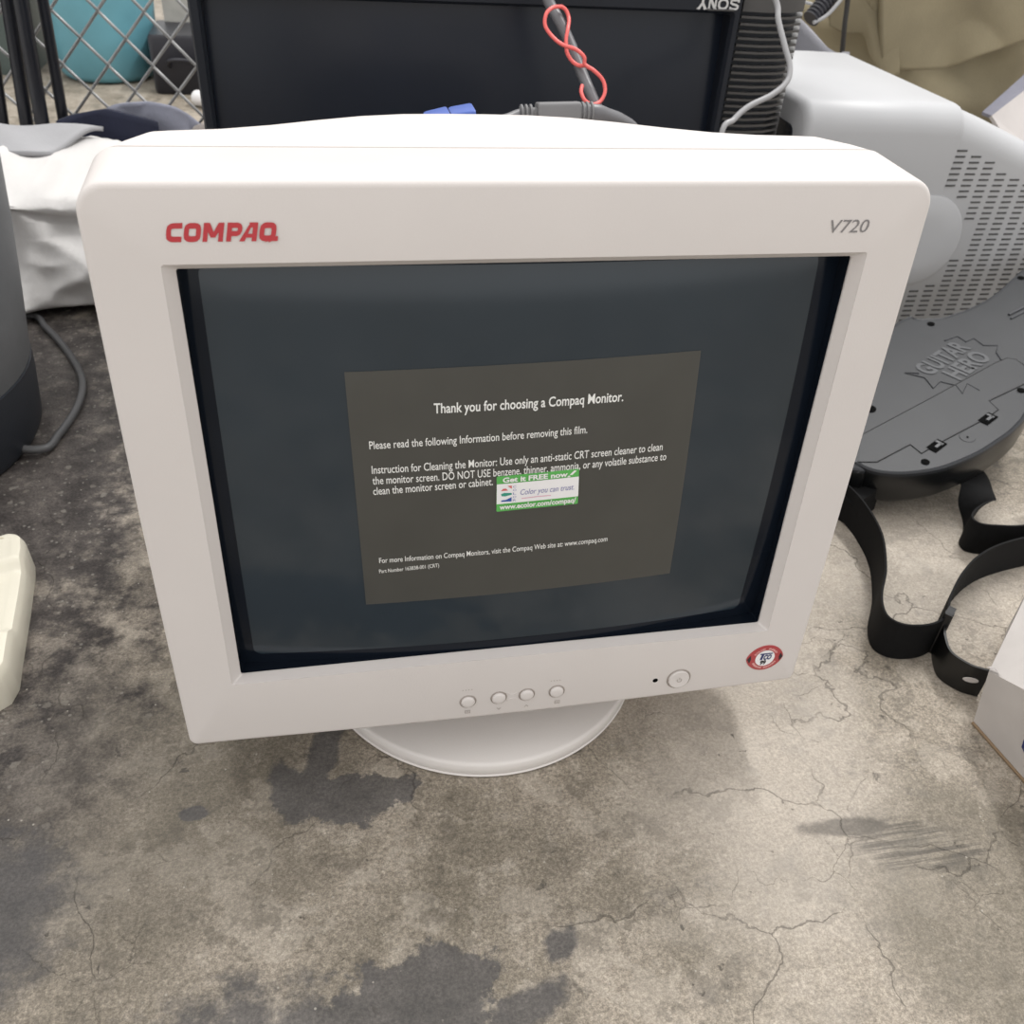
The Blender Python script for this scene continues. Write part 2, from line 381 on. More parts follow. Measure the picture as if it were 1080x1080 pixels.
# rear housing
def hump(x): return math.exp(-abs((x+.010)/.114)**3.1)
def rear_ring(z, hw, yt, yb, r, hz=0.0, arch=0.0):
    out = []
    for x, y in rrect(-hw, yt, hw, yb, r, 14):
        t = max(0.0, min(1.0, (yb-y)/(yb-yt))); t = t*t*(3-2*t)
        out.append((x, y, z+hz*hump(x)*t))
    # subdivide the long top run so that the rim can arch
    return out
def dens(ring, k=14):
    out = []; n = len(ring)
    for i in range(n):
        a, c = ring[i], ring[(i+1) % n]; dx = math.dist(a[:2], c[:2])
        out.append(a)
        if i in (14, 29, 44, 59):
            for q in range(1, k): out.append(tuple(a[j]+(c[j]-a[j])*q/k for j in range(3)))
    return out
def rear(z, hw, yt, yb, r, hz=0.0, arch=0.0):
    out = []
    for x, y, zz in dens([(x, y, z) for x, y in rrect(-hw, yt, hw, yb, r, 14)]):
        t = max(0.0, min(1.0, (.06-y)/(.06-yt))); t = t*t*(3-2*t)
        yy = y+arch*t*(1-hump(x)); out.append(W(x+.0037*max(0, min(1, (.125-z)/.03)), yy, z+hz*hump(x)*t))
    return out
b = MB()
b.rings([rear(.0698, .2130, -.1715, .1720, .012), rear(.0708, .2145, -.1738, .1732, .013), rear(.085, .2100, -.1738, .171, .013), rear(.104, .2020, -.1738, .168, .015, .050), rear(.1105, .1985, -.1728, .166, .018, .0575),
         rear(.115, .192, -.168, .162, .022, .058), rear(.128, .180, -.153, .155, .035, .057, .006), rear(.20, .158, -.142, .146, .05, .03, .012), rear(.30, .140, -.134, .140, .05, .015, .012), rear(.37, .128, -.128, .134, .05, 0, .012), rear(.385, .120, -.120, .128, .05), rear(.388, .108, -.108, .118, .05)], False, True)
reh = b.build('rear_housing', M_CASE, mon, 40)
# stand
b = MB(); b.lathe([(.119, 0), (.1262, .0008), (.1269, .0022), (.1258, .0030), (.1264, .0040), (.1264, .0125), (.1254, .0140), (.1235, .0146), (.100, .0165), (.085, .0178), (.06, .0185)], (0, 0, 0), 128)
b.build('stand_base', M_CASE2, mon, 40)
b = MB(); b.lathe([(.070, .0165), (.074, .030), (.082, .052), (.090, .062), (.082, .072)], (0, .03, 0), 64)
b.build('stand_neck', M_CASE2, mon, 40)
# tube face
RS = 1.6
def zs(x, y): return .0030+(x*x+(y+.004)**2)/(2*RS)
def S(off): return lambda x, y: W(x, y, zs(x, y)-off)
def grid_surf(x0, y0, x1, y1, nx, ny, fn):
    v = [fn(x0+(x1-x0)*i/nx, y0+(y1-y0)*j/ny) for j in range(ny+1) for i in range(nx+1)]
    f = [(j*(nx+1)+i, j*(nx+1)+i+1, (j+1)*(nx+1)+i+1, (j+1)*(nx+1)+i) for j in range(ny) for i in range(nx)]
    return v, f
b = MB(); b.add(*grid_surf(IN[0]-.006, IN[1]-.006, IN[2]+.006, IN[3]+.006, 48, 36, S(0)))
scr = b.build('screen', M_MASK, mon, 60, 'black border of the dark glass screen')
def fan(loop2, fn, rings=10):
    cx = sum(p[0] for p in loop2)/len(loop2); cy = sum(p[1] for p in loop2)/len(loop2)
    rs = [[fn(cx+(x-cx)*k/rings, cy+(y-cy)*k/rings) for x, y in loop2] for k in range(1, rings+1)]
    return rs
def dense2(l, k=8):
    out = []
    for i in range(len(l)):
        a, c = l[i], l[(i+1) % len(l)]
        m = max(1, int(math.dist(a, c)/.012))
        out += [(a[0]+(c[0]-a[0])*q/m, a[1]+(c[1]-a[1])*q/m) for q in range(m)]
    return out
ph = dense2(rrect(IN[0]+.0085, IN[1]+.0015, IN[2]-.0130, IN[3]-.0075, .005, 6))
b = MB(); b.rings(fan(ph, S(.0003), 12), True, False)
b.build('phosphor_area', M_GLASS, scr, 60, 'dark blue-grey viewing area of the glass')
# film and its print
sp = lambda x, y: mon_px(x, y, zs)
fc = [sp(363, 392), sp(739, 369), sp(706, 604), sp(386, 637)]
def film(u, v):
    p = fc[0]*(1-u)*(1-v)+fc[1]*u*(1-v)+fc[2]*u*v+fc[3]*(1-u)*v; return S(.0006)(p.x, p.y)
b = MB(); b.add(*grid_surf(0, 0, 1, 1, 20, 16, film)); flm = b.build('instruction_film', M_FILM, scr, 60, 'translucent olive-grey film stuck on the screen')
PXM = .00056
s7 = S(.0009)
for nm, rows_ in (('heading', [('Thank you for choosing a Compaq Monitor.', (457.4, 435.2), (656.7, 422.2), 10.4, .016)]),
    ('opening_line', [('Please read the following Information before removing this film.', (389.6, 473), (618.9, 455.9), 8.6, .006)]),
    ('instruction_text', [('Instruction for Cleaning the Monitor: Use only an anti-static CRT screen cleaner to clean', (392.2, 498.9), (698, 474), 9.0, .006),
    ('the monitor screen. DO NOT USE benzene, thinner, ammonia, or any volatile substance to', (393, 510.2), (701.8, 484.2), 9.0, .006),
    ('clean the monitor screen or cabinet.', (393.7, 521.2), (519.6, 510.7), 9.0, .006)]),
    ('footer_text', [('For more Information on Compaq Monitors, visit the Compaq Web site at: www.compaq.com', (400, 593), (640, 569.8), 6.8, .006),
    ('Part Number 163838-001 (CRT)', (400, 603.6), (463, 597), 5.0, .006)])):
    b = MB()
    for txt, p0, p1, cap, bold in rows_: put_text(b, txt, sp(*p0), sp(*p1), cap*PXM, s7, bold)
    b.build(nm, M_WTEXT, flm, None, 'white printed %s' % nm.replace('_', ' '))
# little green and white sticker
sc4 = [sp(523.6, 502.0), sp(610.2, 493.6), sp(608.8, 530), sp(523.2, 538.6)]
def stk(u, v, off=.0012):
    p = sc4[0]*(1-u)*(1-v)+sc4[1]*u*(1-v)+sc4[2]*u*v+sc4[3]*(1-u)*v; return S(off)(p.x, p.y)
b = MB(); b.rings([[stk(u, v, .0005) for u, v in rrect(0, 0, 1, 1, .02, 3)], [stk(u, v, .0012) for u, v in rrect(0, 0, 1, 1, .02, 3)]])
stp = b.build('advert_sticker', M_GREEN, scr, None, 'small green and white paper sticker')
b = MB(); b.add(*grid_surf(.0, .205, 1, .775, 6, 3, lambda u, v: stk(u, v, .0014))); b.build('white_band', M_PAPER, stp)
s8 = lambda u, v: stk(u, v, .0016)
b = MB()
put_text(b, 'Get it FREE now', (.07, .165), (.86, .165), .135, s8, .035)
ribbon(b, [(.955, .02), (.90, .13)], .035, s8); ribbon(b, [(.885, .15), (.865, .185)], .028, s8)
put_text(b, 'www.ecolor.com/compaq/', (.035, .935), (.975, .935), .14, s8, .03)
b.build('white_lettering', M_WTEXT, stp)
b = MB(); put_text(b, 'Color you can trust.', (.285, .56), (.945, .56), .16, s8, .0, .25)
ribbon(b, [(.215, .28), (.235, .72)], .0, s8)
for i, ch in enumerate('COLOR'):
    y = .275+i*.098; put_text(b, ch, (.195, y+.06), (.235, y+.06), .06, s8, .0)
b.build('slogan', M_VIOLET, stp)
b = MB(); ribbon(b, [(.30, .665), (.50, .655), (.66, .66)], .022, s8); b.build('underline', M_PINK, stp)
b = MB(); b.add([s8(*p) for p in [(.05, .40), (.075, .34), (.11, .34), (.135, .40)]], [(0, 1, 2, 3)]); b.add([s8(*p) for p in [(.13, .27), (.18, .27), (.18, .36)]], [(0, 1, 2)]); b.build('emblem_red', M_CORAL, stp)
b = MB(); b.add([s8(*p) for p in [(.05, .49), (.09, .46), (.18, .48), (.18, .53), (.10, .56), (.06, .55)]], [(0, 1, 2, 3, 4, 5)]); b.build('emblem_green', M_TEAL, stp)
b = MB(); b.add([s8(*p) for p in [(.05, .71), (.06, .67), (.11, .665), (.18, .60), (.18, .725)]], [(0, 1, 2, 3, 4)]); b.build('emblem_blue', M_BLUEP, stp)
# maker's name and model number on the bezel
F0 = lambda x, y: W(x, y, -.0003)
lb = MB()
h = .0115; sh = .22
l0 = mon_px(174, 254.5, lambda x, y: 0); l1 = mon_px(299.5, 254.5, lambda x, y: 0); lw = (l1-l0).x; by = (l0.y+l1.y)/2
h = abs(mon_px(230, 234.6, lambda x, y: 0).y-by)
LAY = [0]
def LT(x, y): return W(l0.x+(x+y*.26)/7.36*lw, by-y*h, -.0003-LAY[0]*.00003)
def stroke(path, w=.30, closed=False): LAY[0] += 1; ribbon(lb, path, w, LT, closed)
def rr(x0, y0, x1, y1, r, n=4): return rrect(x0, y0, x1, y1, r, n)
q = .15
o_ = .0
c_ = [p for p in rr(.0+q, q, 1.9, 1-q, .24)]
# C: left part of a rounded box
cp = [(.98, 1-q+.01)]+[(x, y) for x, y in [(.42, 1-q), (.30, 1-q-.03), (.20, .75), (.17, .62), (.17, .38), (.20, .25), (.30, q+.03), (.42, q)]]+[(.98, q-.01)]
stroke(cp, .29)
def shift(path, dx): return [(x+dx, y) for x, y in path]
oo = [(.17, .36), (.20, .24), (.30, q+.02), (.42, q), (.66, q), (.78, q+.02), (.88, .24), (.91, .36), (.91, .64), (.88, .76), (.78, 1-q-.02), (.66, 1-q), (.42, 1-q), (.30, 1-q-.02), (.20, .76), (.17, .64)]
stroke(shift(oo, 1.08), .30, True)
stroke(shift([(.14, 0), (.14, 1)], 2.28), .29); stroke(shift([(1.10, 0), (1.10, 1)], 2.28), .29)
LAY[0] += 1; lb.add([LT(2.28+x, y) for x, y in [(.0, 1), (.36, 1), (.64, .52), (.90, 1), (1.25, 1), (.76, .22), (.48, .22)]], [(0, 1, 2, 6), (2, 3, 4, 5), (2, 5, 6)])
stroke(shift([(.15, 0), (.15, 1)], 3.73), .30); stroke(shift([(.15, .86), (.62, .86), (.74, .82), (.80, .73), (.80, .57), (.74, .47), (.62, .42), (.15, .42)], 3.73), .27)
LAY[0] += 1; lb.add([LT(4.62+x, y) for x, y in [(-.08, 0), (.52, 1), (.84, 1), (.60, .80), (.26, 0)]], [(0, 1, 3, 4), (1, 2, 3)])
stroke(shift([(.95, 0), (.95, .98)], 4.52), .30); LAY[0] += 1; lb.add([LT(4.62+x, y) for x, y in [(.45, 1), (.98, 1), (.80, .72), (.52, .74)]], [(0, 1, 2, 3)]); stroke(shift([(.25, .30), (.95, .30)], 4.62), .20)
stroke(shift(oo, 5.74), .30, True); stroke(shift([(.62, .02), (.76, .13), (1.22, .13)], 5.74), .26); LAY[0] += 1; lb.add([LT(5.74+x, y) for x, y in [(.42, -.08), (.62, .02), (.84, .2), (.70, .24)]], [(0, 1, 2, 3)])
lb.build('maker_lettering', M_RED, bez, None, 'red slanted COMPAQ lettering')
b = MB(); z0 = lambda x, y: 0
v0 = mon_px(873.5, 245.5, z0); v1 = mon_px(914.5, 244.8, z0)
put_text(b, 'V720', v0, v1, abs(mon_px(893, 231.5, z0).y-v0.y), F0, .0, .13)
b.build('model_lettering', M_GREYP, bez, None, 'grey slanted V720 lettering')
# controls
def disc(mb, c, prof, seg=32): mb.lathe(prof, W(c.x, c.y, 0), seg, (MX, MY, -MZ), False, True)
for px_, py_ in ((493.5, 739.8), (526, 735.8), (555.5, 732.4), (587, 729)):
    c = mon_px(px_, py_, z0)
    w = MB(); w.lathe([(.0057, .0001), (.0054, .0005), (.0050, .0002)], W(c.x, c.y, 0), 32, (MX, MY, -MZ), False, False)
    w.lathe([(.0051, .00015), (.0042, .00016)], W(c.x, c.y, 0), 32, (MX, MY, -MZ), False, False)
    wl = w.build('button_well', M_WELL, bez, 40)
    k = MB(); disc(k, c, [(.0046, .0), (.0046, .0010), (.0042, .0016), (.003, .0020), (.001, .0021)]); k.build('button', M_CASE, bez, 50)
ca, cb = mon_px(526, 735.8, z0), mon_px(555.5, 732.4, z0)
b = MB()
for s in (-1, 1):
    pts = [W(ca.x+.0055+(cb.x-ca.x-.011)*t, ca.y+(cb.y-ca.y)*t+s*(.0018+.0022*(2*t-1)**2), -.0001) for t in [i/8 for i in range(9)]]
    b.tube(pts, .00028, 6)
b.build('button_link', M_CASE, bez, 60)
c = mon_px(715.6, 715.6, z0)
b = MB(); b.lathe([(.0088, .0001), (.0084, .0006), (.0079, .0002)], W(c.x, c.y, 0), 48, (MX, MY, -MZ), False, False); b.lathe([(.0080, .00015), (.0070, .00016)], W(c.x, c.y, 0), 48, (MX, MY, -MZ), False, False); b.build('power_well', M_WELL, bez, 40)
b = MB(); disc(b, c, [(.0075, 0), (.0075, .0010), (.0070, .0016), (.004, .0014), (.001, .0013)], 48); pb = b.build('power_button', M_CASE, bez, 50)
b = MB(); P2 = lambda x, y: W(c.x+x, c.y+y, -.0018)
ribbon(b, [(.0016*math.sin(a), -.0016*math.cos(a)+.0002) for a in [.7+i*(2*PI-1.4)/16 for i in range(17)]], .0004, P2); ribbon(b, [(0, -.0022), (0, -.0004)], .0004, P2)
b.build('power_symbol', M_WELL, pb)
c2 = mon_px(691, 717.5, z0)
b = MB(); b.lathe([(.0024, .0001), (.0022, .0004), (.0019, .0002)], W(c2.x, c2.y, 0), 24, (MX, MY, -MZ), False, False); led = b.build('indicator_rim', M_CASE, bez, 40)
b = MB(); b.lathe([(.0019, .00016), (.0006, .00012)], W(c2.x, c2.y, 0), 24, (MX, MY, -MZ), False, True); b.build('indicator_hole', M_HOLE, led)
b = MB(); dd = Vector((cb.x-ca.x, cb.y-ca.y)).normalized()
def icon(px_, py_, kind):
    q = mon_px(px_, py_, z0); T = lambda x, y: W(q.x+x, q.y+y, -.00025)
    if kind == 'box': ribbon(b, [(-.0016, -.0012), (.0016, -.0012), (.0016, .0012), (-.0016, .0012)], .0004, T, True); ribbon(b, [(-.0008, 0), (.0008, 0)], .0004, T)
    if kind == 'down': ribbon(b, [(-.0013, -.0008), (0, .0009), (.0013, -.0008)], .0004, T)
    if kind == 'up': ribbon(b, [(-.0013, .0008), (0, -.0009), (.0013, .0008)], .0004, T)
    if kind == 'dots':
        for i in range(4): ribbon(b, [(-.003+i*.002, -.0003), (-.003+i*.002, .0004)], .0006, T)
for a in ((493, 727.5, 'dots'), (586, 717.5, 'dots'), (493, 750.5, 'box'), (526, 747, 'down'), (555, 744.2, 'up'), (587.5, 740, 'box')): icon(*a)
b.build('control_symbols', M_WELL, bez)
# round-eyed badge
bc = mon_px(806.3, 693.3, z0)
b = MB()
def eye(k, off, n=24):
    pts = []
    for i in range(2*n):
        a = PI*i/n; x = math.cos(a); y = math.sin(a)
        pts.append(W(bc.x+x*.0137*k, bc.y-(abs(y)**1.25)*math.copysign(1, y)*.0113*k, off))
    return pts
b.rings([eye(1, 0), eye(1, -.0005), eye(.96, -.0006)], False, True); bg = b.build('approval_badge', M_BRED, bez, 30, 'small red eye-shaped approval badge')
b = MB(); T = lambda x, y: W(bc.x+x, bc.y+y, -.0008)
b.add([T(.0072*math.cos(2*PI*i/40), .0072*math.sin(2*PI*i/40)) for i in range(40)], [tuple(range(40))]); b.build('badge_disc', M_PAPER, bg)
b = MB()
def arc_text(txt, a0, a1, r, flip):
    v, f = glyphs(txt, .045); x0 = min(p[0] for p in v); x1 = max(p[0] for p in v); out = []
    for x, y in v:
        a = a0+(a1-a0)*(x-x0)/(x1-x0); q = r+(1 if not flip else -1)*y/.7*.0014
        out.append(T(q*1.02*math.sin(a), -q*.98*math.cos(a)))
    b.add(out, f)
arc_text('ECOLOGY', -1.15, -.1, .0080, False); arc_text('ENERGY', .15, 1.15, .0080, False)
arc_text('EMISSIONS', PI+1.15, PI+.12, .0096, True); arc_text('ERGONOMICS', PI-.05, PI-1.15, .0096, True)
b.build('ring_lettering', M_BPINK, bg)
T2 = lambda x, y: W(bc.x+x, bc.y+y, -.0010)
b = MB(); b.add([T2(x, y) for x, y in [(-.0042, -.0046), (.0052, -.0046), (.0050, -.0036), (-.0044, -.0036)]], [(0, 1, 2, 3)]); b.add([T2(x, y) for x, y in [(-.0030, -.0036), (-.0013, -.0036), (-.0021, .0012), (-.0038, .0012)]], [(0, 1, 2, 3)])
put_text(b, 'CO', (-.0012, .0012), (.0046, .0012), .0042, T2, .05, .2); b.build('badge_letters', M_NAVYP, bg)
b = MB(); put_text(b, '99', (-.0030, .0056), (.0014, .0056), .0036, T2, .05, .1); b.build('badge_number', M_BLKP, bg)
for sg in (-1, 1):
    b = MB(); b.add([T(sg*x, y) for x, y in [(.0134, 0), (.0112, -.0036), (.0104, 0), (.0112, .0036)]], [(0, 1, 2, 3)]); b.build('badge_tip', M_BLKP, bg)

# ------------------------------------------------------------------ cables behind the monitor
t = thing('video_cable', 'mid-grey video cable with a ferrite lump, draped over the black television', 'cable', (.17, .43, .30))
up_ = spline([(.03, .52, .462), (.075, .485, .466), (.108, .455, .445), A(578, 0, .44), A(590, 22, .425), A(601, 45, .41), A(615, 80, .385), A(629, 112, .36), (.178, .335, .30), (.18, .32, .2), (.15, .33, .06), (.10, .36, .012), (.02, .40, .006)], 10)
b = MB(); b.tube(up_, .0052, 12); b.build('cable', M_CABM, t, 60)
b = MB()
fa, fb = A(566, 119, .215), A(611, 118, .215); d = (fb-fa).normalized()
jn = spline([A(470, 130, .19)+Vector((-.05, .0, -.01)), A(520, 128, .20), fa-d*.012, fa+d*.01], 6)
b.tube(jn, .0036, 10)
b.tube(spline([fb-d*.01, fb+d*.012, A(640, 122, .22), A(655, 128, .23), A(668, 140, .24), (.158, .26, .32), (.168, .30, .24), (.16, .32, .10), (.12, .35, .012), (.05, .37, .006)], 6), .0058, 12)
b.build('lower_cable', M_CABM, t, 60)
b = MB(); sec = rrect(-.0075, -.0075, .0075, .0075, .003, 4); upv = Vector((0, .2, 1)).normalized(); n2 = d.cross(upv).normalized(); upv = n2.cross(d)
def blk(p, k): return [p+n2*(x*k)+upv*(y*k) for x, y in sec]
b.rings([blk(fa, .9), blk(fa+d*.001, 1), blk(fb-d*.001, 1), blk(fb, .9)]); fe = b.build('ferrite', M_FERR, t, 35, 'square-sided grey ferrite lump')
for base, sgn_, r1, r2, k0 in ((fa, -1, .004, .0064, 1), (fb, 1, .0055, .0074, .3)):
    b = MB()
    b.lathe([(r1, 0)]+[(r_, (i+k0)*.0036+o_) for i in range(3) for r_, o_ in ((r1, 0), (r2, .0006), (r2, .0020), (r1, .0026))], base, 16, (n2, upv*sgn_, d*sgn_)); b.build('strain_relief', M_FERR, t, 40)
b = MB(); b.tube(spline([A(x, y, Y) for x, y, Y in [(592, 7, .425), (583, 8, .412), (576, 15, .405), (575, 27, .40), (582, 38, .395), (593, 47, .388), (607, 52, .382), (616, 60, .378), (617, 68, .377), (627, 75, .372), (636, 85, .368), (638, 97, .362), (633, 107, .357), (625, 110, .352), (617, 106, .352), (613, 97, .358), (614, 90, .364)]], 8), .0018, 8)
b.tube(spline([A(x, y, Y) for x, y, Y in [(592, 7, .425), (597, 11, .425), (600, 20, .42), (599, 30, .405), (597, 42, .398), (598, 55, .392), (603, 64, .388), (610, 69, .384), (617, 69, .379)]], 8), .0018, 8)
b.build('twist_tie', M_TIE, t, 60, 'red plastic-coated wire twisted round the cable')
t = thing('power_lead', 'light grey cable hanging in front of the ribbed television side', 'cable', (.36, .43, .40))
b = MB(); b.tube(spline([(.33, .58, .4575), (.332, .50, .4575), (.335, .465, .452)]+[A(x, y, .45-.0006*y) for x, y in [(818, 0), (821, 22), (828, 50), (833, 70), (830, 86), (814, 100), (790, 112), (774, 126), (760, 145)]]+[(.29, .34, .22), (.27, .33, .1), (.26, .36, .012), (.20, .41, .006)], 8), .0029, 10); b.build('cable', M_CABG, t, 60)
for nm, (xa, xb, ya, yb) in (('left', (449, 474, 129, 124.5)), ('right', (475, 500, 124, 121))):
    a_, c_ = A(xa, ya, .205), A(xb, yb, .205); dd = (c_-a_).normalized(); sd = dd.cross(Vector((0, 0, 1))).normalized(); uu = sd.cross(dd)
    t = thing('video_plug', 'blue plug behind the top of the monitor, the %s of the two' % nm, 'plug', a_, 'blue plugs on the monitor back')
    b = MB(); sec = rrect(-.012, -.006, .012, .006, .002, 3); L_ = (c_-a_).length
    b.rings([[a_+dd*s+sd*(x*k)+uu*(y*k) for x, y in sec] for s, k in ((0, .8), (.002, .9), (L_-.0015, 1), (L_, .94))]); b.build('plug_body', M_BLUE, t, 35)
    b = MB(); b.box(a_-dd*.003, (.008, .018, .007), (dd, sd, uu)); b.build('plug_shell', M_STEEL, t)

# ------------------------------------------------------------------ the upside-down television
Y0 = .50
tv = thing('television', 'big black television standing upside down behind the monitor', 'television', (.1, .6, 0))
XL, XR, ZT = -.212, .350, .452
b = MB()
b.rings([[(x, Y0+.03, z) for x, z in rrect(XL+.002, 0, XR, ZT, .008, 4)], [(x, Y0+.08, z) for x, z in rrect(XL+.004, .002, .440, ZT, .01, 4)], [(x, .72, z) for x, z in rrect(XL+.05, .03, .40, ZT-.03, .03, 4)], [(x, .83, z) for x, z in rrect(XL+.12, .08, .30, ZT-.08, .03, 4)]])
b.build('cabinet', M_TV, tv, 35)
b = MB(); sx0, sx1, sz0, sz1 = XL+.012, XR-.010, .055, .3945
b.rings([[(x, Y0+.034, z) for x, z in rrect(sx0, sz0, sx1, sz1, .004, 4)], [(x, Y0+.004, z) for x, z in rrect(sx0, sz0, sx1, sz1, .004, 4)], [(x, Y0, z) for x, z in rrect(sx0-.003, sz0-.003, sx1+.003, sz1+.003, .005, 4)],
         [(x, Y0, z) for x, z in rrect(XL+.002, .002, XR-.002, ZT-.002, .006, 4)], [(x, Y0+.003, z) for x, z in rrect(XL, 0, XR, ZT, .008, 4)], [(x, Y0+.031, z) for x, z in rrect(XL, 0, XR, ZT, .008, 4)]], False, False)
fr = b.build('front_frame', M_TV, tv, 30)
b = MB(); b.add(*grid_surf(sx0-.002, sz0-.002, sx1+.002, sz1+.002, 24, 18, lambda x, z: (x, Y0+.006+.010*((x-.07)/.27)**2+.008*((z-.22)/.17)**2, z))); b.build('screen', M_TVG, tv, 60)
b = MB(); b.box((.325, Y0-.0012, .3985), (.030, .003, .0014)); b.build('sensor_slot', M_RIB, fr)
b = MB(); ta, tb = A(779.5, 4, Y0), A(735, 4, Y0)
LAY[0] = 0
LTV = lambda x, y: (ta.x-(x)/4.6*(ta.x-tb.x), Y0-.0008-LAY[0]*.00004, .3985+(1-y)*.0105)
sw = .26
def sv(path, w=sw): LAY[0] += 1; ribbon(b, path, w, LTV)
sv([(.95, .70), (.92, .86), (.70, .90), (.30, .90), (.12, .80), (.12, .64), (.30, .54), (.72, .46), (.92, .36), (.92, .2), (.74, .1), (.30, .1), (.10, .14), (.08, .32)], .2)
ribbon(b, [(1.30, .36), (1.42, .18), (1.62, .1), (1.92, .1), (2.10, .18), (2.22, .36), (2.22, .64), (2.10, .82), (1.92, .9), (1.62, .9), (1.42, .82), (1.30, .64)], .22, LTV, True)
sv([(2.60, 0), (2.60, 1)], .2); sv([(2.55, 1), (3.25, 0)], .26); sv([(3.25, 0), (3.25, 1)], .2); sv([(2.42, .05), (2.80, .05)], .1); sv([(2.42, .95), (2.70, .95)], .1); sv([(3.05, .95), (3.45, .95)], .1)
sv([(3.62, 1), (4.02, .45)], .26); sv([(4.42, 1), (4.02, .45)], .24); sv([(4.02, .5), (4.02, 0)], .26); sv([(3.50, .95), (3.85, .95)], .1); sv([(4.22, .95), (4.58, .95)], .1); sv([(3.82, .05), (4.22, .05)], .1)
b.build('maker_lettering', M_SONY, fr, None, 'upside-down silver SONY lettering')
# ribbed flank
b = MB()
def flank(ins): return [(XR+.004, Y0+.008+ins), (XR+.030, Y0+.004+ins), (.408-ins*.3, Y0+.008+ins), (.430-ins, Y0+.020+ins*.6), (.440-ins, Y0+.040), (.443-ins, Y0+.075)]
def slab(path, z0, z1): 
    rs = [[(x, y, z) for x, y in path]+[(.38, Y0+.075, z), (XR+.004, Y0+.06, z)] for z in (z0, z1)]
    b.rings(rs)
slab(flank(.007), .004, .448); b.build('side_panel', M_TV, tv, 30)
b = MB(); slab(flank(.0), .3965, .4515)
for i in range(28):
    z = .0085+i*.0140*.98
    pass
nr = 56
for i in range(nr):
    z = .3925-i*.00688
    if z < .008: break
    slab(flank(.0), z-.0024, z)
b.build('panel_ribs', M_RIB, tv, 30, 'horizontal ribs of the side panel')

# ------------------------------------------------------------------ second monitor at the right
c2t = thing('pale_crt_monitor', 'cool white CRT monitor with vented side, behind the guitar controller', 'monitor', (.66, .62, 0))
FY = .50
def sect(x, y0, zt, y1, zb=0.0, bv=.032, r=.010, drop=0.0):
    pts = [(y0+.004, zb), (y0, zb+.004), (y0, zt-bv-.03)]
    pts += [(y0+.004+bv*.9*math.sin(a*PI/2/4)*.9, zt-bv*.9+bv*.9*(1-math.cos(a*PI/2/4))*1.0) for a in ()]
    for k in range(7):
        a = k/6*PI/2; pts.append((y0+.030*(1-math.cos(a)), zt-bv+bv*math.sin(a)))
    pts += [(y0+.05, zt-drop*.1), (y0+(y1-y0)*.55, zt-drop*.45), (y1-.012, zt-drop), (y1-.003, zt-drop-.006), (y1, zt-drop-.02), (y1, zb+.004), (y1-.004, zb)]
    return [(x, y, z) for y, z in pts]
b = MB()
b.rings([sect(.457, FY+.010, .298, .798), sect(.460, FY+.004, .304, .806), sect(.466, FY+.001, .307, .812), sect(.60, FY, .306, .818), sect(.658, FY, .304, .82), sect(.663, FY+.001, .302, .818), sect(.664, FY+.005, .298, .812)])
fb_ = b.build('front_case', M_GCRT, c2t, 45)
b = MB()
b.rings([sect(.660, FY+.0015, .300, .79, .004, drop=.16), sect(.70, FY+.001, .287, .785, .004, drop=.16), sect(.77, FY+.001, .262, .77, .004, drop=.14), sect(.86, FY+.001, .228, .75, .004, drop=.12), sect(.910, FY+.002, .207, .74, .004, drop=.10), sect(.924, FY+.008, .196, .73, .004, drop=.09), sect(.932, FY+.022, .180, .71, .006, drop=.08)])
rb_ = b.build('rear_case', M_GCRT, c2t, 45)
b = MB(); b.rings([[(.4568, y, z) for y, z in rrect(FY+.03, .03, .785, .275, .012, 4)], [(.4555, y, z) for y, z in rrect(FY+.03, .03, .785, .275, .012, 4)]]); b.build('screen', M_TVG, c2t, 30)
# vent slots: columns 17 mm apart, rows 6.6 mm apart
b = MB()
cols = [A(1022, 153, FY), A(1039, 153, FY), A(1056, 153, FY), A(1073, 153, FY)]
px0 = A(1017.5, 153, FY).x
xs = [px0-.0440+.0220*i for i in range(14)]
dz = (A(1019, 153, FY).z-A(1003, 202, FY).z)/8.0
for i, x in enumerate(xs):
    for j in range(40):
        z = A(1019, 153, FY).z-dz*j
        ztop = .300-.36*(x-.66)-.036
        if z > ztop-.002 or z < .012: continue
        d2 = math.hypot((x-BXC[0]), (z-BXC[1])) if False else 1
        cx_, cz_, rr_ = .650, .143, .069
        if x < .658 and z > .045: continue
        if x > .905: continue
        if math.hypot(x-cx_, z-cz_) < rr_: continue
        b.box((x, FY+.0008, z), (.0135, .0012, .0021))
b.build('vent_slots', M_SLOT, rb_, None, 'rows of dark vent slots')
b = MB(); b.lathe([(.060, -.002), (.0595, .001), (.056, .003), (.03, .0042), (.001, .0045)], (.650, FY, .143), 48, (Vector((1, 0, 0)), Vector((0, 0, 1)), Vector((0, -1, 0)))); b.build('round_cap', M_GCRT, c2t, 50, 'low round boss on the side')

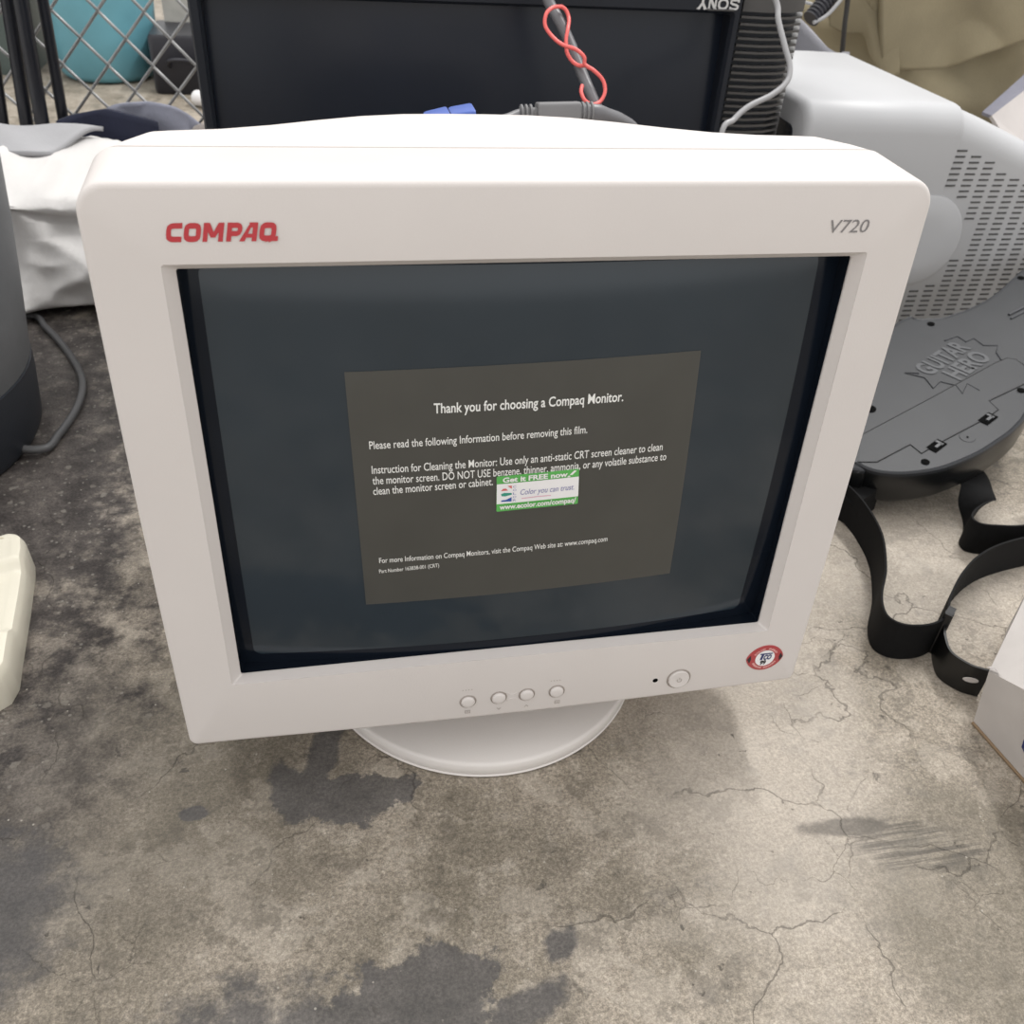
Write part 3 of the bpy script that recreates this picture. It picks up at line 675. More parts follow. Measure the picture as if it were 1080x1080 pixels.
# ------------------------------------------------------------------ guitar game controller, back side up
GA = Vector((.883, .469, 0)).normalized(); GB = Vector((-GA.y, GA.x, 0)); G0 = Vector((.432, .183, .062)); TILT = .15
GA3 = (GA+Vector((0, 0, TILT))).normalized(); GN = GA3.cross(GB).normalized()
def GP(x, y, off=0.0):                    # sight line meets the controller's back
    r = ray(x, y); k = (G0-CAM).dot(GN)/r.dot(GN); return CAM+r*k+GN*off
gt = thing('guitar_controller', 'charcoal guitar-shaped game controller lying face down beside the monitor', 'game controller', (.55, .28, 0))
up_e = [GP(*p) for p in [(950, 337.5), (968, 336), (990, 335), (1008, 330), (1022, 325), (1040, 316), (1053, 307), (1064, 297), (1080, 283)]]
lo_e = [GP(*p) for p in [(1080, 443), (1068, 455), (1054, 465), (1035, 477), (1013, 487), (993, 494), (971, 498), (950, 499.5), (929, 498), (914, 494), (901, 488)]]
def loc(s, w): return G0+GA3*s+GB*w
def toloc(p): d = p-G0; return (d.dot(GA3), d.dot(GB))
ul = [toloc(p) for p in up_e]; ll = [toloc(p) for p in lo_e]
s_end = ul[-1][0]; l_end = ll[0]
outline = ll+[(-.046, -.030), (-.068, .015), (-.074, .065), (-.052, .104), (-.005, .112), (.05, .100)]+ul
s_e, w_e = ul[-1]
outline += [(s_e+.030, w_e-.001), (s_e+.052, w_e-.022), (s_e+.050, w_e-.050), (s_e+.015, .004), (l_end[0]+.17, -.018), (l_end[0]+.11, -.046), (l_end[0]+.05, -.078)]
ol = spline([(x, y, 0) for x, y in outline]+[(outline[0][0], outline[0][1], 0)], 4)[:-1]
cx = sum(p.x for p in ol)/len(ol); cy = sum(p.y for p in ol)/len(ol)
def inset(k, off):
    out = []
    n = len(ol)
    for i, p in enumerate(ol):
        t_ = (ol[(i+1) % n]-ol[i-1]); nn = Vector((-t_.y, t_.x)).normalized()
        out.append(loc(p.x+sgn*nn.x*k, p.y+sgn*nn.y*k)+GN*off)
    return out
area = sum(ol[i].x*ol[(i+1) % len(ol)].y-ol[(i+1) % len(ol)].x*ol[i].y for i in range(len(ol)))
sgn = 1 if area > 0 else -1
b = MB(); b.rings([inset(.007, -.003), inset(.004, -.0006), inset(.0015, .0004), inset(0, -.0008), inset(-.0004, -.004)], False, False)
tess = tessellate_polygon([[Vector((p.x, p.y, 0)) for p in ol]])
b.add(inset(.004, -.00062), [tuple(t_) for t_ in tess])
bk = b.build('back_cover', M_GUIT, gt, 35)
b = MB(); b.rings([inset(-.0002, -.0042), inset(-.001, -.010), inset(0, -.034), inset(.004, -.040), inset(.012, -.043)], True, True); b.build('body_side', M_GUIT2, gt, 35, 'glossy black rim of the body')
b = MB(); pg = [(.03, .02), (.10, -.01), (.2, .0), (.28, .03), (.30, .10), (.22, .16), (.10, .17), (.03, .12)]
pgs = spline([(x, y, 0) for x, y in pg+[pg[0]]], 4)[:-1]
b.rings([[loc(p.x, p.y)-GN*.041 for p in pgs], [loc(p.x, p.y)-GN*.048 for p in pgs]]); b.build('front_plate', M_GUIT2, gt, 35)
b = MB(); nk0 = ul[-1][0]-.02
b.box(loc(nk0+.31, .020)-GN*.018, (.5, .052, .026), (GA3, GB, GN)); b.build('neck', M_GUIT2, gt, 30)
b = MB(); b.box(loc(nk0+.63, .020)-GN*.018, (.15, .085, .024), (GA3, GB, GN)); b.build('headstock', M_GUIT2, gt, 30)
b = MB(); b.box(Vector((.405, .140, .018)), (.040, .036, .030), (GA3, GB, GN)); b.build('strap_mount', M_STRAP, gt, 30)
# battery door
dp = [(908, 459), (985, 418), (1050, 382.5), (1062, 377.5), (1072, 379), (1080, 385), (1092, 398), (1084, 403), (1043, 422.5), (1053, 432), (1040, 441), (985, 470), (972, 478), (960, 468.5), (925, 487), (905, 487)]
b = MB(); b.rings([[GP(x, y, -.001) for x, y in dp], [GP(x, y, -.0001) for x, y in dp]]); dr = b.build('battery_door', M_GUIT, gt, None)
b = MB(); b.tube([GP(x, y, -.0003) for x, y in dp], .0006, 6); b.build('door_gap', M_GUIT2, dr, 60)
for cx_, cy_ in ((988, 470), (1042, 441.5)):
    p = GP(cx_, cy_, .0); cl = MB()
    cl.box(p, (.020, .011, .0006), (GA3, GB, GN)); k_ = cl.build('clip_slot', M_HOLE, bk, None, 'black slot of a door clip')
    cl = MB(); cl.box(p+GA3*.004+GN*.001, (.003, .008, .002), (GA3, GB, GN)); cl.box(p+GA3*.0-GB*.0015+GN*.001, (.010, .003, .002), (GA3, GB, GN)); cl.build('door_clip', M_EMB, k_)
for x, y, r in ((982, 338.5, .0042), (1077, 290, .0042), (1077, 411.5, .0042), (976, 487, .0042), (918, 431, .006), (1026, 388.5, .0018), (1020.5, 461, .0012)):
    p = GP(x, y, .0003) if y > 345 else GP(x, y+3.0, .0003)
    sb = MB(); sb.lathe([(r, 0), (r*.8, .0002), (.0002, .0002)], p, 20, (GA3, GB, GN)); sb.build('screw_hole', M_HOLE, bk)
p = GP(1020.5, 461, -.0008); b = MB(); b.lathe([(.008, 0), (.0075, .0006), (.001, .0006)], p, 28, (GA3, GB, GN)); b.build('screw_boss', M_GUIT, bk, 40)
b = MB(); a_, c_ = GP(1064, 332, 0), GP(1084, 322, 0); b.tube([a_, c_], .0016, 8); a_, c_ = GP(1066, 336, 0), GP(1086, 326, 0); b.tube([a_, c_], .0012, 8); b.build('recess_ridge', M_EMB, bk, 60)
# raised emblem
b = MB(); mid_ = GP(1008, 380); ms = toloc(mid_)
E_ = lambda x, y: loc(ms[0]+x*.92, ms[1]-y*1.1)+GN*.0001
put_text(b, 'GUITAR', (-.050, -.002), (.038, -.002), .020, E_, .03); put_text(b, 'HERO', (-.034, .022), (.036, .022), .020, E_, .03)
b.build('emblem_lettering', M_EMB, bk, None, 'raised jagged emblem lettering')
b = MB(); rim = [(-.055, -.012), (-.066, -.022), (-.058, -.004), (-.070, .012), (-.052, .010), (-.046, .024), (-.056, .036), (-.034, .030), (-.036, .044)]
b.tube([E_(x, y)-GN*.0004 for x, y in rim], .0008, 6); rim2 = [(.030, -.028), (.050, -.024), (.046, -.012), (.060, -.010), (.054, .004), (.066, .014), (.050, .020), (.040, .030)]
b.tube([E_(x, y)-GN*.0004 for x, y in rim2], .0008, 6); b.build('emblem_edge', M_EMB, bk, 60)
# strap
def band(mb, pts, h, thick=.0016, lean=None):
    P = spline(pts, 8); n = len(P); rs = []
    for i, p in enumerate(P):
        t_ = P[min(i+1, n-1)]-P[max(i-1, 0)]; t_.z = 0; t_.normalize(); nn = Vector((-t_.y, t_.x, 0)); u_ = Vector((0, 0, 1))
        if lean: u_ = (u_+nn*lean(i/(n-1))).normalized()
        rs.append([p-nn*thick/2, p+nn*thick/2, p+nn*thick/2+u_*h, p-nn*thick/2+u_*h])
    mb.rings(rs)
b = MB()
band(b, [(.36, .19, .012), (.385, .15, .004), (.394, .11, .002), (.388, .06, .001), (.366, .012, .001), (.343, -.022, .001), (.335, -.044, .001), (.342, -.056, .001), (.358, -.060, .001), (.374, -.058, .001), (.388, -.050, .001), (.404, -.030, .001), (.432, -.004, .001), (.465, .018, .001), (.505, .032, .001), (.57, .042, .001), (.65, .050, .001)], .039, .0018)
stp_ = b.build('strap', M_STRAP, gt, 50, 'black webbing strap looped on the floor')
b = MB(); cps = [((.552, .172, .028), (.90, .42, 0)), ((.541, .140, .032), (.92, .38, 0)), ((.534, .122, .030), (.9, .36, .12)), ((.525, .107, .025), (.72, .3, .6)), ((.512, .092, .020), (.25, .1, .95)), ((.497, .078, .0185), (0, 0, 1)), ((.496, .066, .0185), (0, 0, 1)), ((.512, .060, .0185), (0, 0, 1)), ((.55, .057, .0185), (0, 0, 1)), ((.65, .068, .0185), (0, 0, 1))]
CP = spline([c for c, u_ in cps], 8); CU = spline([u_ for c, u_ in cps], 8); rs = []
for i, p in enumerate(CP):
    t_ = (CP[min(i+1, len(CP)-1)]-CP[max(i-1, 0)]).normalized(); u_ = CU[i].normalized(); u_ = (u_-t_*u_.dot(t_)).normalized(); nn = t_.cross(u_)*.0009; w_ = .0135+.0042*min(1, i/24)
    rs.append([p-u_*w_-nn, p-u_*w_+nn, p+u_*w_+nn, p+u_*w_-nn])
b.rings(rs); b.build('strap', M_STRAP, gt, 50)
b = MB(); band(b, [(.386, -.052, .004), (.378, -.068, .002), (.374, -.084, .001), (.381, -.098, .001), (.388, -.1035, .001), (.3945, -.107, .001)], .030, .0020); e_ = b.build('strap_end', M_STRAPE, gt, 50, 'smooth black leather strap end with a hole')
b = MB()
p = Vector((.3850, -.1020, .017)); tt = Vector((.90, -.44, 0)).normalized(); nn = Vector((-tt.y, tt.x, 0))
b.lathe([(.0062, 0), (.0052, .0004), (.0002, .0004)], p-nn*.0012, 20, (tt, Vector((0, 0, .45)), -nn)); b.build('strap_hole', M_BOX, e_)
b = MB(); p = Vector((.3875, -.0525, .022)); tt = Vector((.75, .66, 0)).normalized(); nn = Vector((-tt.y, tt.x, 0)); zz = Vector((0, 0, 1))
for s in (-1, 1): b.box(p+zz*(s*.0215), (.011, .006, .003), (tt, nn, zz)); b.box(p+tt*(s*.0050), (.0025, .006, .046), (tt, nn, zz))
b.box(p, (.003, .007, .042), (tt, nn, zz)); b.build('buckle', M_BUCK, gt, None, 'black plastic slide buckle')

# ------------------------------------------------------------------ white carton at the right edge
bx = thing('carton', 'scuffed white carton with a torn corner at the right edge', 'carton', (.43, -.14, 0))
A0 = G(1026, 763, 0); A0.z = .0; A1 = G(1043, 708, .052)
f0 = G(1118, 867.5, 0); f1 = G(1118, 747, .085); f0 = A0+(f0-A0)*2.3; f1 = A1+(f1-A1)*2.3; b1 = G(1094, 603, .062); b0 = Vector((b1.x-.004, b1.y-.004, 0))
E1, E0 = f1+(b1-A1), f0+(b0-A0)
cor = [A0, f0, E0, b0, A1, f1, E1, b1]
def bil(a, c, d, e, u, v): return a*(1-u)*(1-v)+c*u*(1-v)+d*u*v+e*(1-u)*v
b = MB()
def face(a, c, d, e, n=14):
    nn = (c-a).cross(e-a).normalized()
    def fn(u, v):
        p = bil(a, c, d, e, u, v); k = min(1, 8*min(u, 1-u))*min(1, 8*min(v, 1-v)); return p+nn*(k*.0022*fbm(p*28, 3))
    b.add(*grid_surf(0, 0, 1, 1, n, n, fn))
face(A0, f0, f1, A1); face(A1, f1, E1, b1); face(b0, A0, A1, b1); face(f0, E0, E1, f1); face(E0, b0, b1, E1); face(A0, f0, E0, b0)
body = b.build('carton_body', M_BOX, bx, 40)
b = MB(); q = A1+Vector((0, 0, .0008)); dirs = (f1-A1).normalized(); dirb = (b1-A1).normalized()
b.add([q-dirs*.002+Vector((-.002, 0, .003)), q+dirs*.006+Vector((0, 0, .0035)), q+dirs*.013+Vector((0, 0, .0012)), q+dirs*.009+dirb*.003, q+dirb*.004+Vector((-.001, 0, .001)), q+dirs*.004+dirb*.001+Vector((0, 0, .0045))], [(0, 1, 5), (1, 2, 3), (1, 3, 5), (0, 5, 4), (3, 4, 5)])
b.build('torn_corner', M_WCARD, bx, None, 'torn flap of white paper')
b = MB(); b.tube([A0+Vector((-.0006, 0, .0012))+(f0-A0)*t+Vector((.0006*fbm((t*9, 1, 2)), 0, 0)) for t in [i/14 for i in range(15)]], .0014, 6); b.build('worn_edge', M_CARD, bx, 60, 'brown bare card edge')
b = MB(); fd = (f0-A0).normalized(); fu = (A1-A0); nn = fd.cross(fu).normalized(); 
if nn.x > 0: nn = -nn
pm = G(1078, 782, 0)
def FB(u, v): return bil(A0, f0, f1, A1, u, v)+nn*.0014
best = min(((i/60, j/60) for i in range(61) for j in range(61)), key=lambda q_: (lambda c: (c[0]-1079)**2+(c[1]-785)**2)((lambda P_: (540+FOC*(RC.transposed() @ (P_-CAM)).x/(RC.transposed() @ (P_-CAM)).z, 540+FOC*(RC.transposed() @ (P_-CAM)).y/(RC.transposed() @ (P_-CAM)).z))(FB(*q_))))
u0, v0_ = best
ribbon(b, [(u0+.06, v0_+.12), (u0+.012, v0_+.07), (u0+.004, v0_-.03), (u0+.04, v0_-.11), (u0+.10, v0_-.06), (u0+.09, v0_+.08)], .012, FB, True); b.build('blue_mark', M_NAVYP, body, None, 'blue printed mark')

# ------------------------------------------------------------------ cream moulded tray at the left edge
tr = thing('plastic_tray', 'cream moulded plastic tray lying on the dark floor at the left edge', 'tray', (-.45, .07, 0))
TL = [(-.62, .165), (-.380, .157), (-.369, .148), (-.3655, .132), (-.360, .087), (-.3535, .024), (-.3510, .004), (-.3535, -.009), (-.362, -.016), (-.62, -.06)]
def trz(y, x):
    def ss(a, c, q_): q_ = max(0, min(1, (q_-a)/(c-a))); return q_*q_*(3-2*q_)
    z = .024+.010*ss(.112, .122, y)+.004*ss(.128, .140, y)*0
    z -= .006*ss(.098, .112, y)*(1-ss(.112, .122, y))*0
    z += .007*(1-ss(.034, .046, y))
    return z
lo2 = [Vector((x, y)) for x, y in TL]
def edge_x(y):
    for i in range(1, len(TL)-2):
        (xa, ya), (xb, yb) = TL[i], TL[i+1]
        if yb <= y <= ya: return xa+(xb-xa)*(ya-y)/(ya-yb)
    return -.362
rows = []; ys = [-.016+.173*i/70 for i in range(71)]
b = MB()
for y in ys:
    xe = edge_x(y); row = [(-.62, y, 0), (-.62, y, trz(y, 0))]
    for k in range(1, 10): row.append((-.62+(xe-.016+.62)*k/9, y, trz(y, 0)))
    zt = trz(y, 0); rim = .003
    row += [(xe-.011, y, zt+rim*.6), (xe-.007, y, zt+rim), (xe-.003, y, zt+rim*.7), (xe-.0008, y, zt-.002), (xe, y, zt-.006), (xe+.001, y, .002), (xe, y, 0)]
    e = min(1, (y-ys[0])/.006, (ys[-1]-y)/.006); e = math.sqrt(max(0, 1-(1-e)**2))
    rows.append([(x, yy, z*(.72+.28*e)) for x, yy, z in row])
b.rings(rows, True, True); b.build('tray_body', M_CREAM, tr, 40)
b = MB(); b.box((-.384, .150, .0345), (.020, .0014, .0004)); b.build('moulded_mark', mat('cream_shade', (.62, .57, .44), .4), tr)

# ------------------------------------------------------------------ grey appliance at the left edge
ga = thing('grey_appliance', 'tall grey rounded appliance with a dark base, cut off by the left edge', 'appliance', (-.56, .36, 0))
AC = (-.577, .37, 0)
b = MB(); b.lathe([(.1735, .078), (.1755, .082), (.1840, .15), (.1905, .207), (.1975, .29), (.200, .34), (.196, .40), (.180, .445), (.14, .475), (.08, .49), (.01, .492)], AC, 96)
ab = b.build('upper_body', M_GREYA, ga, 40)
b = MB(); b.lathe([(.156, 0), (.166, .002), (.170, .010), (.1755, .060), (.1758, .0785), (.170, .080)], AC, 96); b.build('base', M_NAVY, ga, 40, 'dark navy base')
b = MB(); b.lathe([(.07, .489), (.072, .505), (.05, .515), (.005, .517)], AC, 48); b.build('lid', M_NAVY, ga, 40)
b = MB(); cp_ = spline([Vector((-.452, .335, .014)), G(43, 474, .008), G(62, 458, .006), G(80, 432, .005), G(87, 408, .005), G(82, 388, .005), G(66, 364, .005), G(48, 345, .005), G(32, 333, .005), Vector((-.54, .63, .005)), Vector((-.64, .60, .005)), Vector((-.70, .50, .006))], 10)
b.tube(cp_, .0042, 10); b.build('power_cord', M_CORD, ga, 60)

# ------------------------------------------------------------------ cloths
def sheet(name, fn, nu, nv, m, parent=None, thick=.003):
    v, f = grid_surf(0, 0, 1, 1, nu, nv, fn); o = mesh_obj(name, v, f, m, parent, 60)
    s_ = o.modifiers.new('thickness', 'SOLIDIFY'); s_.thickness = thick; s_.offset = -1
    return o
prof = spline([(0, .735, .0), (0, .70, .004), (0, .676, .016), (0, .672, .045), (0, .684, .068), (0, .700, .085), (0, .718, .104), (0, .722, .114), (0, .708, .124), (0, .730, .142), (0, .785, .158), (0, .840, .166), (0, .885, .160), (0, .915, .12), (0, .925, .03), (0, .92, 0)], 5)
def crease(p, a):                          # folded-cloth ridges
    return a*(1-2*abs(noise.noise(p)))
def bundle(u, v):
    x = -.98+.72*u; k = v*(len(prof)-1); i = min(int(k), len(prof)-2); p = prof[i].lerp(prof[i+1], k-i); y, z = p.y, p.z
    hgt = .86+.14*math.sin((x+1.0)*4.3)+.05*fbm((x*5, 3, 1), 2)
    e = min(1, (1-u)/.10); e = math.sqrt(max(0, 1-(1-e)**2)); hgt *= .25+.75*e
    fold = crease(Vector((x*8+z*9, z*5-x*3, y*2)), .030)+crease(Vector((x*15-z*14, z*9+x*8, 4+y*3)), .013)+crease(Vector((x*30+z*20, z*26-x*14, 9)), .005)
    w = min(1, z/.02+.15)
    ang = math.atan2(.06-z, y-.82)
    yo = y+(-1 if y < .8 else .3)*fold*w*(1 if z < .15 else .5); zo = max(0.0, z*hgt+fold*w*.6*(1 if z > .1 else .25))
    yo += .05*(1-e)
    yo += -.03*math.sin((x+.95)*5)*(1 if y < .86 else 0)*max(0, 1-z*4)
    return (x, yo, zo)
o = sheet('cloth_bundle', bundle, 110, 110, M_SHEET, None, .003)
tag(o, 'crumpled white cloth bundle on the floor at left behind the monitor', 'cloth')
def gcl(u, v):
    x = -.80+.36*u+.05*v; y = .790+.105*v+.01*math.sin(u*7)
    bz = bundle((x+.98)/.72, .0)
    return (x, y, .158-.013*v+.030*math.sin(v*2.2)*(.6+.4*math.sin(u*3.1))+crease(Vector((x*9, y*9, 2)), .008)+.004*u)
o = sheet('bundle_top_layer', gcl, 50, 30, M_GCLOTH, None, .006)  # the bundle's greyer top, added as a layer of its own
tag(o, 'grey layer added for the greyer top of the white bundle', 'cloth')
def lav(u, v):
    x = -.436+.21*u; y = .972+.02*v-.015*math.sin(u*PI)
    return (x, y+crease(Vector((x*14, v*2.2, 7)), .010), v*(.125+.055*math.sin(min(1, u*1.15)*PI)**.7)+crease(Vector((x*10, v*3, 3)), .007)*v)
o = sheet('garment', lav, 60, 40, M_LAV, None, .005)
tag(o, 'crumpled lavender-grey garment against the foot of the wire fence', 'cloth')
def nav(u, v):
    x = -.462+.14*u; return (x, .940+.008*math.sin(u*5)+.01*v, .0+v*(.158+.016*math.sin(u*3))+crease(Vector((x*18, v*3, 5)), .006))
o = sheet('dark_garment', nav, 40, 24, M_NCLOTH, None, .01)
tag(o, 'navy blue crumpled cloth between the white bundle and the lavender garment', 'cloth')
def bei(u, v):
    x = -.296+.05*u; return (x, .94+.01*math.sin(u*4), .0+v*(.165-.03*(1-u)**2)+crease(Vector((x*20, v*4, 1)), .003))
o = sheet('beige_cloth', bei, 20, 24, M_BEIGE, None, .012)
tag(o, 'small pinkish beige cloth beside the left edge of the television', 'cloth')

# ------------------------------------------------------------------ wire fence and what stands by it
fe_ = MB(); WW, HH, FYY = .0620, .0355, 1.02
xn, zn = A(152, 12, FYY).x, A(152, 12, FYY).z
for m_ in range(-26, 8):
    xa, xb = xn+m_*WW/2, xn+(m_+1)*WW/2; pts = []
    for j in range(-14, 9):
        z = zn+HH*j
        if z < .0: continue
        xe = xa if ((m_+j) % 2 == 0) else xb
        other = xb if xe == xa else xa; sgy = 1 if xe == xa else -1
        d_ = (other-xe)*.06
        pts += [(xe+d_, FYY-.003*sgy, z-HH*.07), (xe-d_*.4, FYY+.002*sgy, z+HH*.0), (xe+d_, FYY+.003*sgy, z+HH*.07)]
    fe_.tube(pts, .0023, 7)
fobj = fe_.build('chain_link_fence', M_WIRE, None, 60); tag(fobj, 'galvanised chain-link fence behind the white cloth bundle', 'fence')
for nm, (xa, xb, xc, r) in (('leftmost, mostly outside the frame', (-16, 0, 4, .0085)), ('with a pale glint, second from the left', (8, 25, 34, .0095)), ('third from the left', (22, 41, 46, .0100)), ('rightmost, nearest the cyan bucket', (45, 64, 70, .0078))):
    yq = .952 if nm.startswith('third') else .975
    p1, p0 = A(xa, 0, yq), A(xb, 110, yq-.003); dd = (p1-p0)/(p1.z-p0.z)
    bot = p0-dd*p0.z; top = p1+dd*(.62-p1.z)
    t = thing('black_pole', 'black pole leaning at the fence, '+nm, 'pole', bot, 'black poles at the fence')
    b = MB(); b.tube([bot+dd*.004, bot+dd*.3, top], r, 12); b.build('tube', M_POLE, t, 60)
    b = MB(); b.tube([bot, bot+dd*.03], r*1.25, 12); b.build('foot', M_DARK, t, 50)
    b = MB(); b.tube([top-dd*.004, top+dd*.012], r*1.15, 12); b.build('end_cap', M_DARK, t, 50)
bk_ = thing('bucket', 'cyan plastic bucket standing behind the wire fence', 'bucket', (-.565, 1.98, 0))
b = MB(); b.lathe([(.080, 0), (.098, .004), (.108, .016), (.118, .10), (.13, .26), (.128, .262), (.114, .10), (.10, .02)], (-.565, 1.98, 0), 48); b.build('bucket_body', M_CYAN, bk_, 40)
b = MB(); b.lathe([(.131, .252), (.137, .254), (.137, .268), (.128, .270)], (-.565, 1.98, 0), 48, None, False, False); b.build('rim', M_CYAN, bk_, 40)
gb_ = thing('storage_tub', 'grey-green plastic tub behind the fence, left of the cyan bucket', 'tub', (-.79, 2.10, 0))
b = MB(); b.rings([[(x, y, z) for x, y in rrect(-.94-k, 1.96-k, -.73+k, 2.25+k, .03, 5)] for z, k in ((0, 0), (.02, .006), (.30, .02))]); b.build('tub_body', mat('grey_green_plastic', (.10, .13, .125), .5), gb_, 40)
b = MB(); b.rings([[(x, y, z) for x, y in rrect(-.94-k, 1.96-k, -.73+k, 2.25+k, .03, 5)] for z, k in ((.30, .022), (.305, .03), (.325, .03), (.33, .02))]); b.build('lid', mat('grey_tub_lid', (.3, .3, .3), .5), gb_, 40)
db = thing('black_case', 'black plastic case behind the fence, right of the cyan bucket', 'case', (-.40, 1.86, 0))
b = MB(); b.rings([[(x, y, z) for x, y in rrect(-.445+k, 1.80+k, -.30-k, 1.98-k, .012, 4)] for z, k in ((.0, .004), (.006, 0), (.115, 0), (.122, .004))]); b.build('case_body', M_DARK, db, 40)
b = MB(); b.tube(spline([(-.405, 1.795, .06), (-.40, 1.78, .075), (-.36, 1.778, .075), (-.345, 1.795, .06)], 5), .005, 8); b.build('handle', M_DARK, db, 60)
fm = thing('machine_frame', 'dull grey metal frame with braces behind the fence and television', 'machine frame', (-.34, 2.08, 0))
for p_, q_ in (((-.41, 2.15, 0), (-.36, 2.06, .36)), ((-.41, 2.08, .02), (-.26, 2.02, .30)), ((-.20, 2.02, .0), (-.28, 2.02, .36)), ((-.36, 2.02, .20), (-.18, 2.02, .06))):
    b = MB(); b.tube([p_, q_], .012, 8); b.build('brace', M_STEEL, fm, 60)
b = MB(); b.box(A(188, 10, 1.97), (.065, .03, .06)); b.build('gear_block', mat('pale_metal', (.42, .41, .38), .5, .1), fm)
b = MB(); b.box((-.24, 2.12, .012), (.32, .12, .024)); b.build('base_plate', M_STEEL, fm)
wb = thing('white_bottle', 'small white plastic bottle lying behind the fence', 'bottle', (-.335, 1.70, 0))
b = MB(); b.tube([(-.35, 1.72, .016), (-.345, 1.70, .018), (-.315, 1.68, .02), (-.305, 1.675, .02)], [.010, .016, .017, .012], 14); b.build('bottle_body', M_PAPER, wb, 60)
b = MB(); b.tube([(-.305, 1.675, .02), (-.295, 1.67, .021)], .008, 12); b.build('cap', M_PAPER, wb, 60)

# ------------------------------------------------------------------ khaki canvas at the upper right
kb = thing('canvas_bag', 'khaki canvas bag with heavy folds behind the pale CRT monitor', 'bag', (1.1, 1.2, 0))
def kh(u, v):                              # lower body of the bag
    a = u*2*PI; hx_, hy_ = .42, .20
    ca, sa = math.cos(a), math.sin(a); c_ = abs(ca)**.7*math.copysign(1, ca); s_ = abs(sa)**.7*math.copysign(1, sa)
    z = v*.40; k = 1-.10*v+.03*math.sin(v*9)
    f_ = crease(Vector((c_*1.6+v*2.5, s_*2, v*2.2)), .030)
    return (1.185+c_*hx_*k+c_*f_, 1.27+s_*hy_*k+s_*f_*1.6, z)
v, f = grid_surf(0, 0, 1, 1, 120, 40, kh); b = MB(); b.add(v, f); b.f.append(tuple(120+121*40-i for i in range(121))[:120]); b.build('bag_body', M_KHAKI, kb, 60)
def flapf(pts_top, hem, Yf, thick, seed):
    n = len(hem)
    H = spline([(x, y, 0) for x, y in hem], 6)
    def fn(u, v):
        k = u*(len(H)-1); i = min(int(k), len(H)-2); h_ = H[i].lerp(H[i+1], k-i)
        px_ = h_.x+(pts_top(u)-h_.x)*v; py_ = h_.y+(-70-h_.y)*v
        Y = Yf+.03*(1-v)**2*0-.05*v+.045*noise.noise(Vector((px_*.012+seed, v*.8, seed)))*(.4+.6*(1-v))+crease(Vector((px_*.014+seed, v*1.0+px_*.006, 1)), .012)
        return A(px_, py_, Y)
    return fn
o = sheet('flap', flapf(lambda u: 930+190*u, [(930, 72), (958, 74), (985, 73), (1005, 70), (1030, 60), (1060, 50), (1110, 32)], 1.02, 0, 3), 60, 40, M_KHAKI, kb, .012)
o = sheet('side_flap', flapf(lambda u: 868+75*u, [(873, 24), (890, 31), (915, 34), (925, 62), (934, 78), (946, 76)], 1.04, 0, 9), 40, 40, M_KHAKI, kb, .010)
t = MB(); t.tube(spline([A(898, -60, .985), A(894, 0, .995), A(891, 25, .995), A(888, 57, 1.0), A(886, 75, 1.02)], 5), .0042, 8); o = t.build('cord', mat('dark_cord', (.03, .028, .026), .6), kb, 60, 'thin dark cord hanging on the bag')
def gc2(u, v):
    x = .60+.135*u; return (x, .90+.03*math.sin(u*6)+.06*v, v*(.30+.03*math.sin(u*4+1))+crease(Vector((x*12, v*4, 6)), .012)*v)
o = sheet('grey_blanket', gc2, 40, 40, mat('grey_blanket_cloth', (.24, .24, .265), .9, .06, 20, .3, 200), None, .012)
tag(o, 'grey crumpled blanket between the ribbed television and the canvas bag', 'cloth')
t = thing('corrugated_hose', 'short black corrugated hose above the ribbed television side', 'hose', A(862, 10, .84))
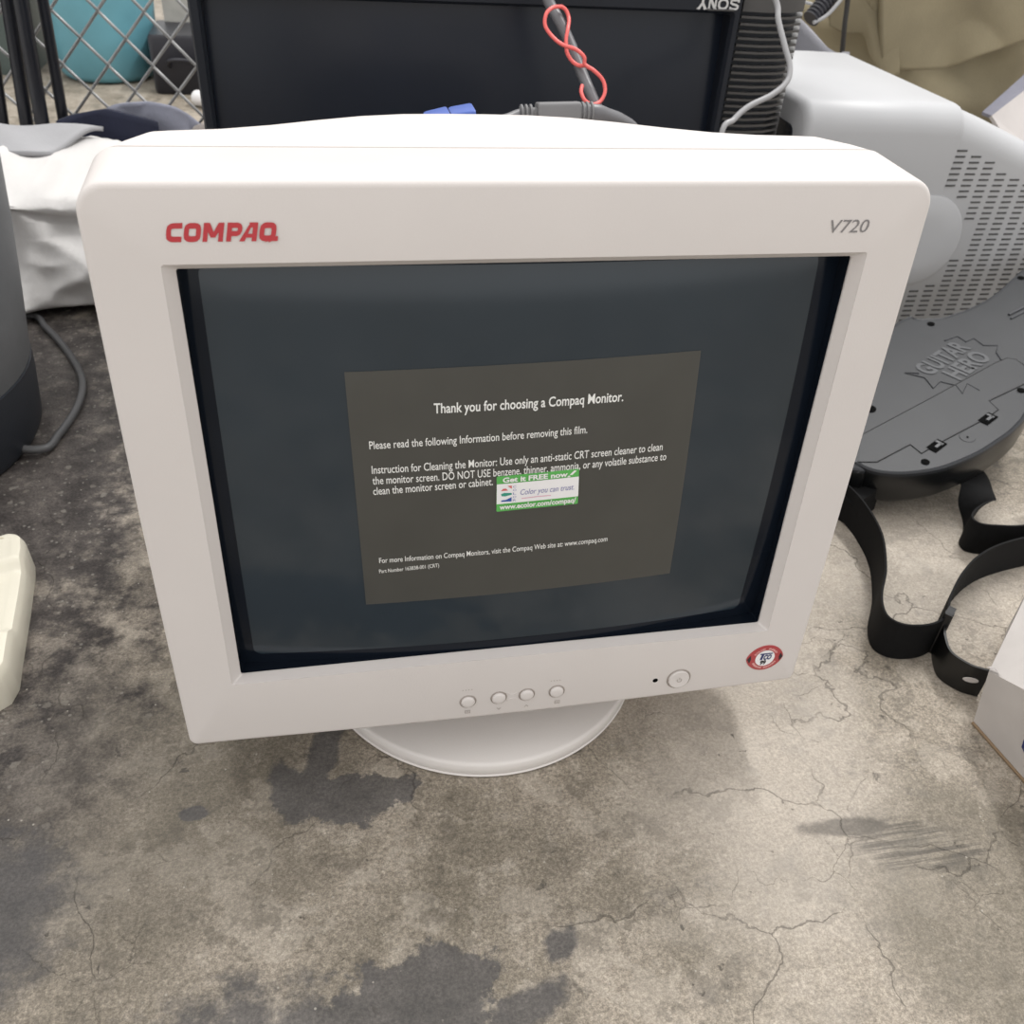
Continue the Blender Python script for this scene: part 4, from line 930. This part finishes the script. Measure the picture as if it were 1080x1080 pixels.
b = MB(); h0, h1 = A(855, 20, .84), A(884, -14, .86); dd = h1-h0; b.tube([h0+dd*(i/40) for i in range(41)], [.0125 if i % 4 < 2 else .0105 for i in range(41)], 14); b.build('hose', M_DARK, t, 30)
b = MB(); b.tube(spline([A(836, -2, .80), A(848, 2, .80), A(856, 4, .81)], 5), .002, 6); b.tube(spline([A(858, 24, .83), A(872, 16, .835), A(885, 2, .84), A(895, -12, .85)], 5), .0028, 8); b.build('white_wire', M_CABG, t, 60)
t = thing('card_sheet', 'pale card propped at the right edge behind the vented monitor', 'card', (1.25, .92, 0))
b = MB(); cq = [A(1046, 122, .93), A(1095, 84, 1.0), A(1130, 190, .90), A(1085, 185, .86)]; nn = (cq[1]-cq[0]).cross(cq[3]-cq[0]).normalized(); b.rings([cq, [p_+nn*.006 for p_ in cq]]); b.build('card', M_WCARD, t)
b = MB(); cq = [A(1036, 118, .95), A(1092, 68, 1.02), A(1096, 83, 1.0), A(1046, 122, .935)]; nn = (cq[1]-cq[0]).cross(cq[3]-cq[0]).normalized(); b.rings([cq, [p_+nn*.006 for p_ in cq]]); b.build('grey_edge', mat('lavender_card', (.22, .22, .27), .6), t)

# ------------------------------------------------------------------ light: rows of ceiling tubes and the soft light of a big hall
w = bpy.data.worlds.new('hall'); scene.world = w; w.use_nodes = True
bgn = w.node_tree.nodes['Background']; bgn.inputs['Color'].default_value = (1.0, .985, .965, 1); bgn.inputs['Strength'].default_value = .60
def tubes(name, loc, sx, sy, power, rotx=0, roty=0, col=(1, .985, .96)):
    l = bpy.data.lights.new(name, 'AREA'); l.shape = 'RECTANGLE'; l.size = sx; l.size_y = sy; l.energy = power; l.color = col
    o = link(bpy.data.objects.new(name, l)); o.location = loc; o.rotation_euler = (rotx, roty, 0); return o
tubes('ceiling_lamp', (-1.0, 1.0, 3.0), .25, 4.0, 12.5)
tubes('ceiling_lamp', (1.40, 1.30, 2.8), .22, 1.5, 37)
scene.view_settings.view_transform = 'Standard'; scene.view_settings.look = 'None'; scene.view_settings.gamma = 1; scene.view_settings.use_curve_mapping = False
scene.view_settings.exposure = 1.0
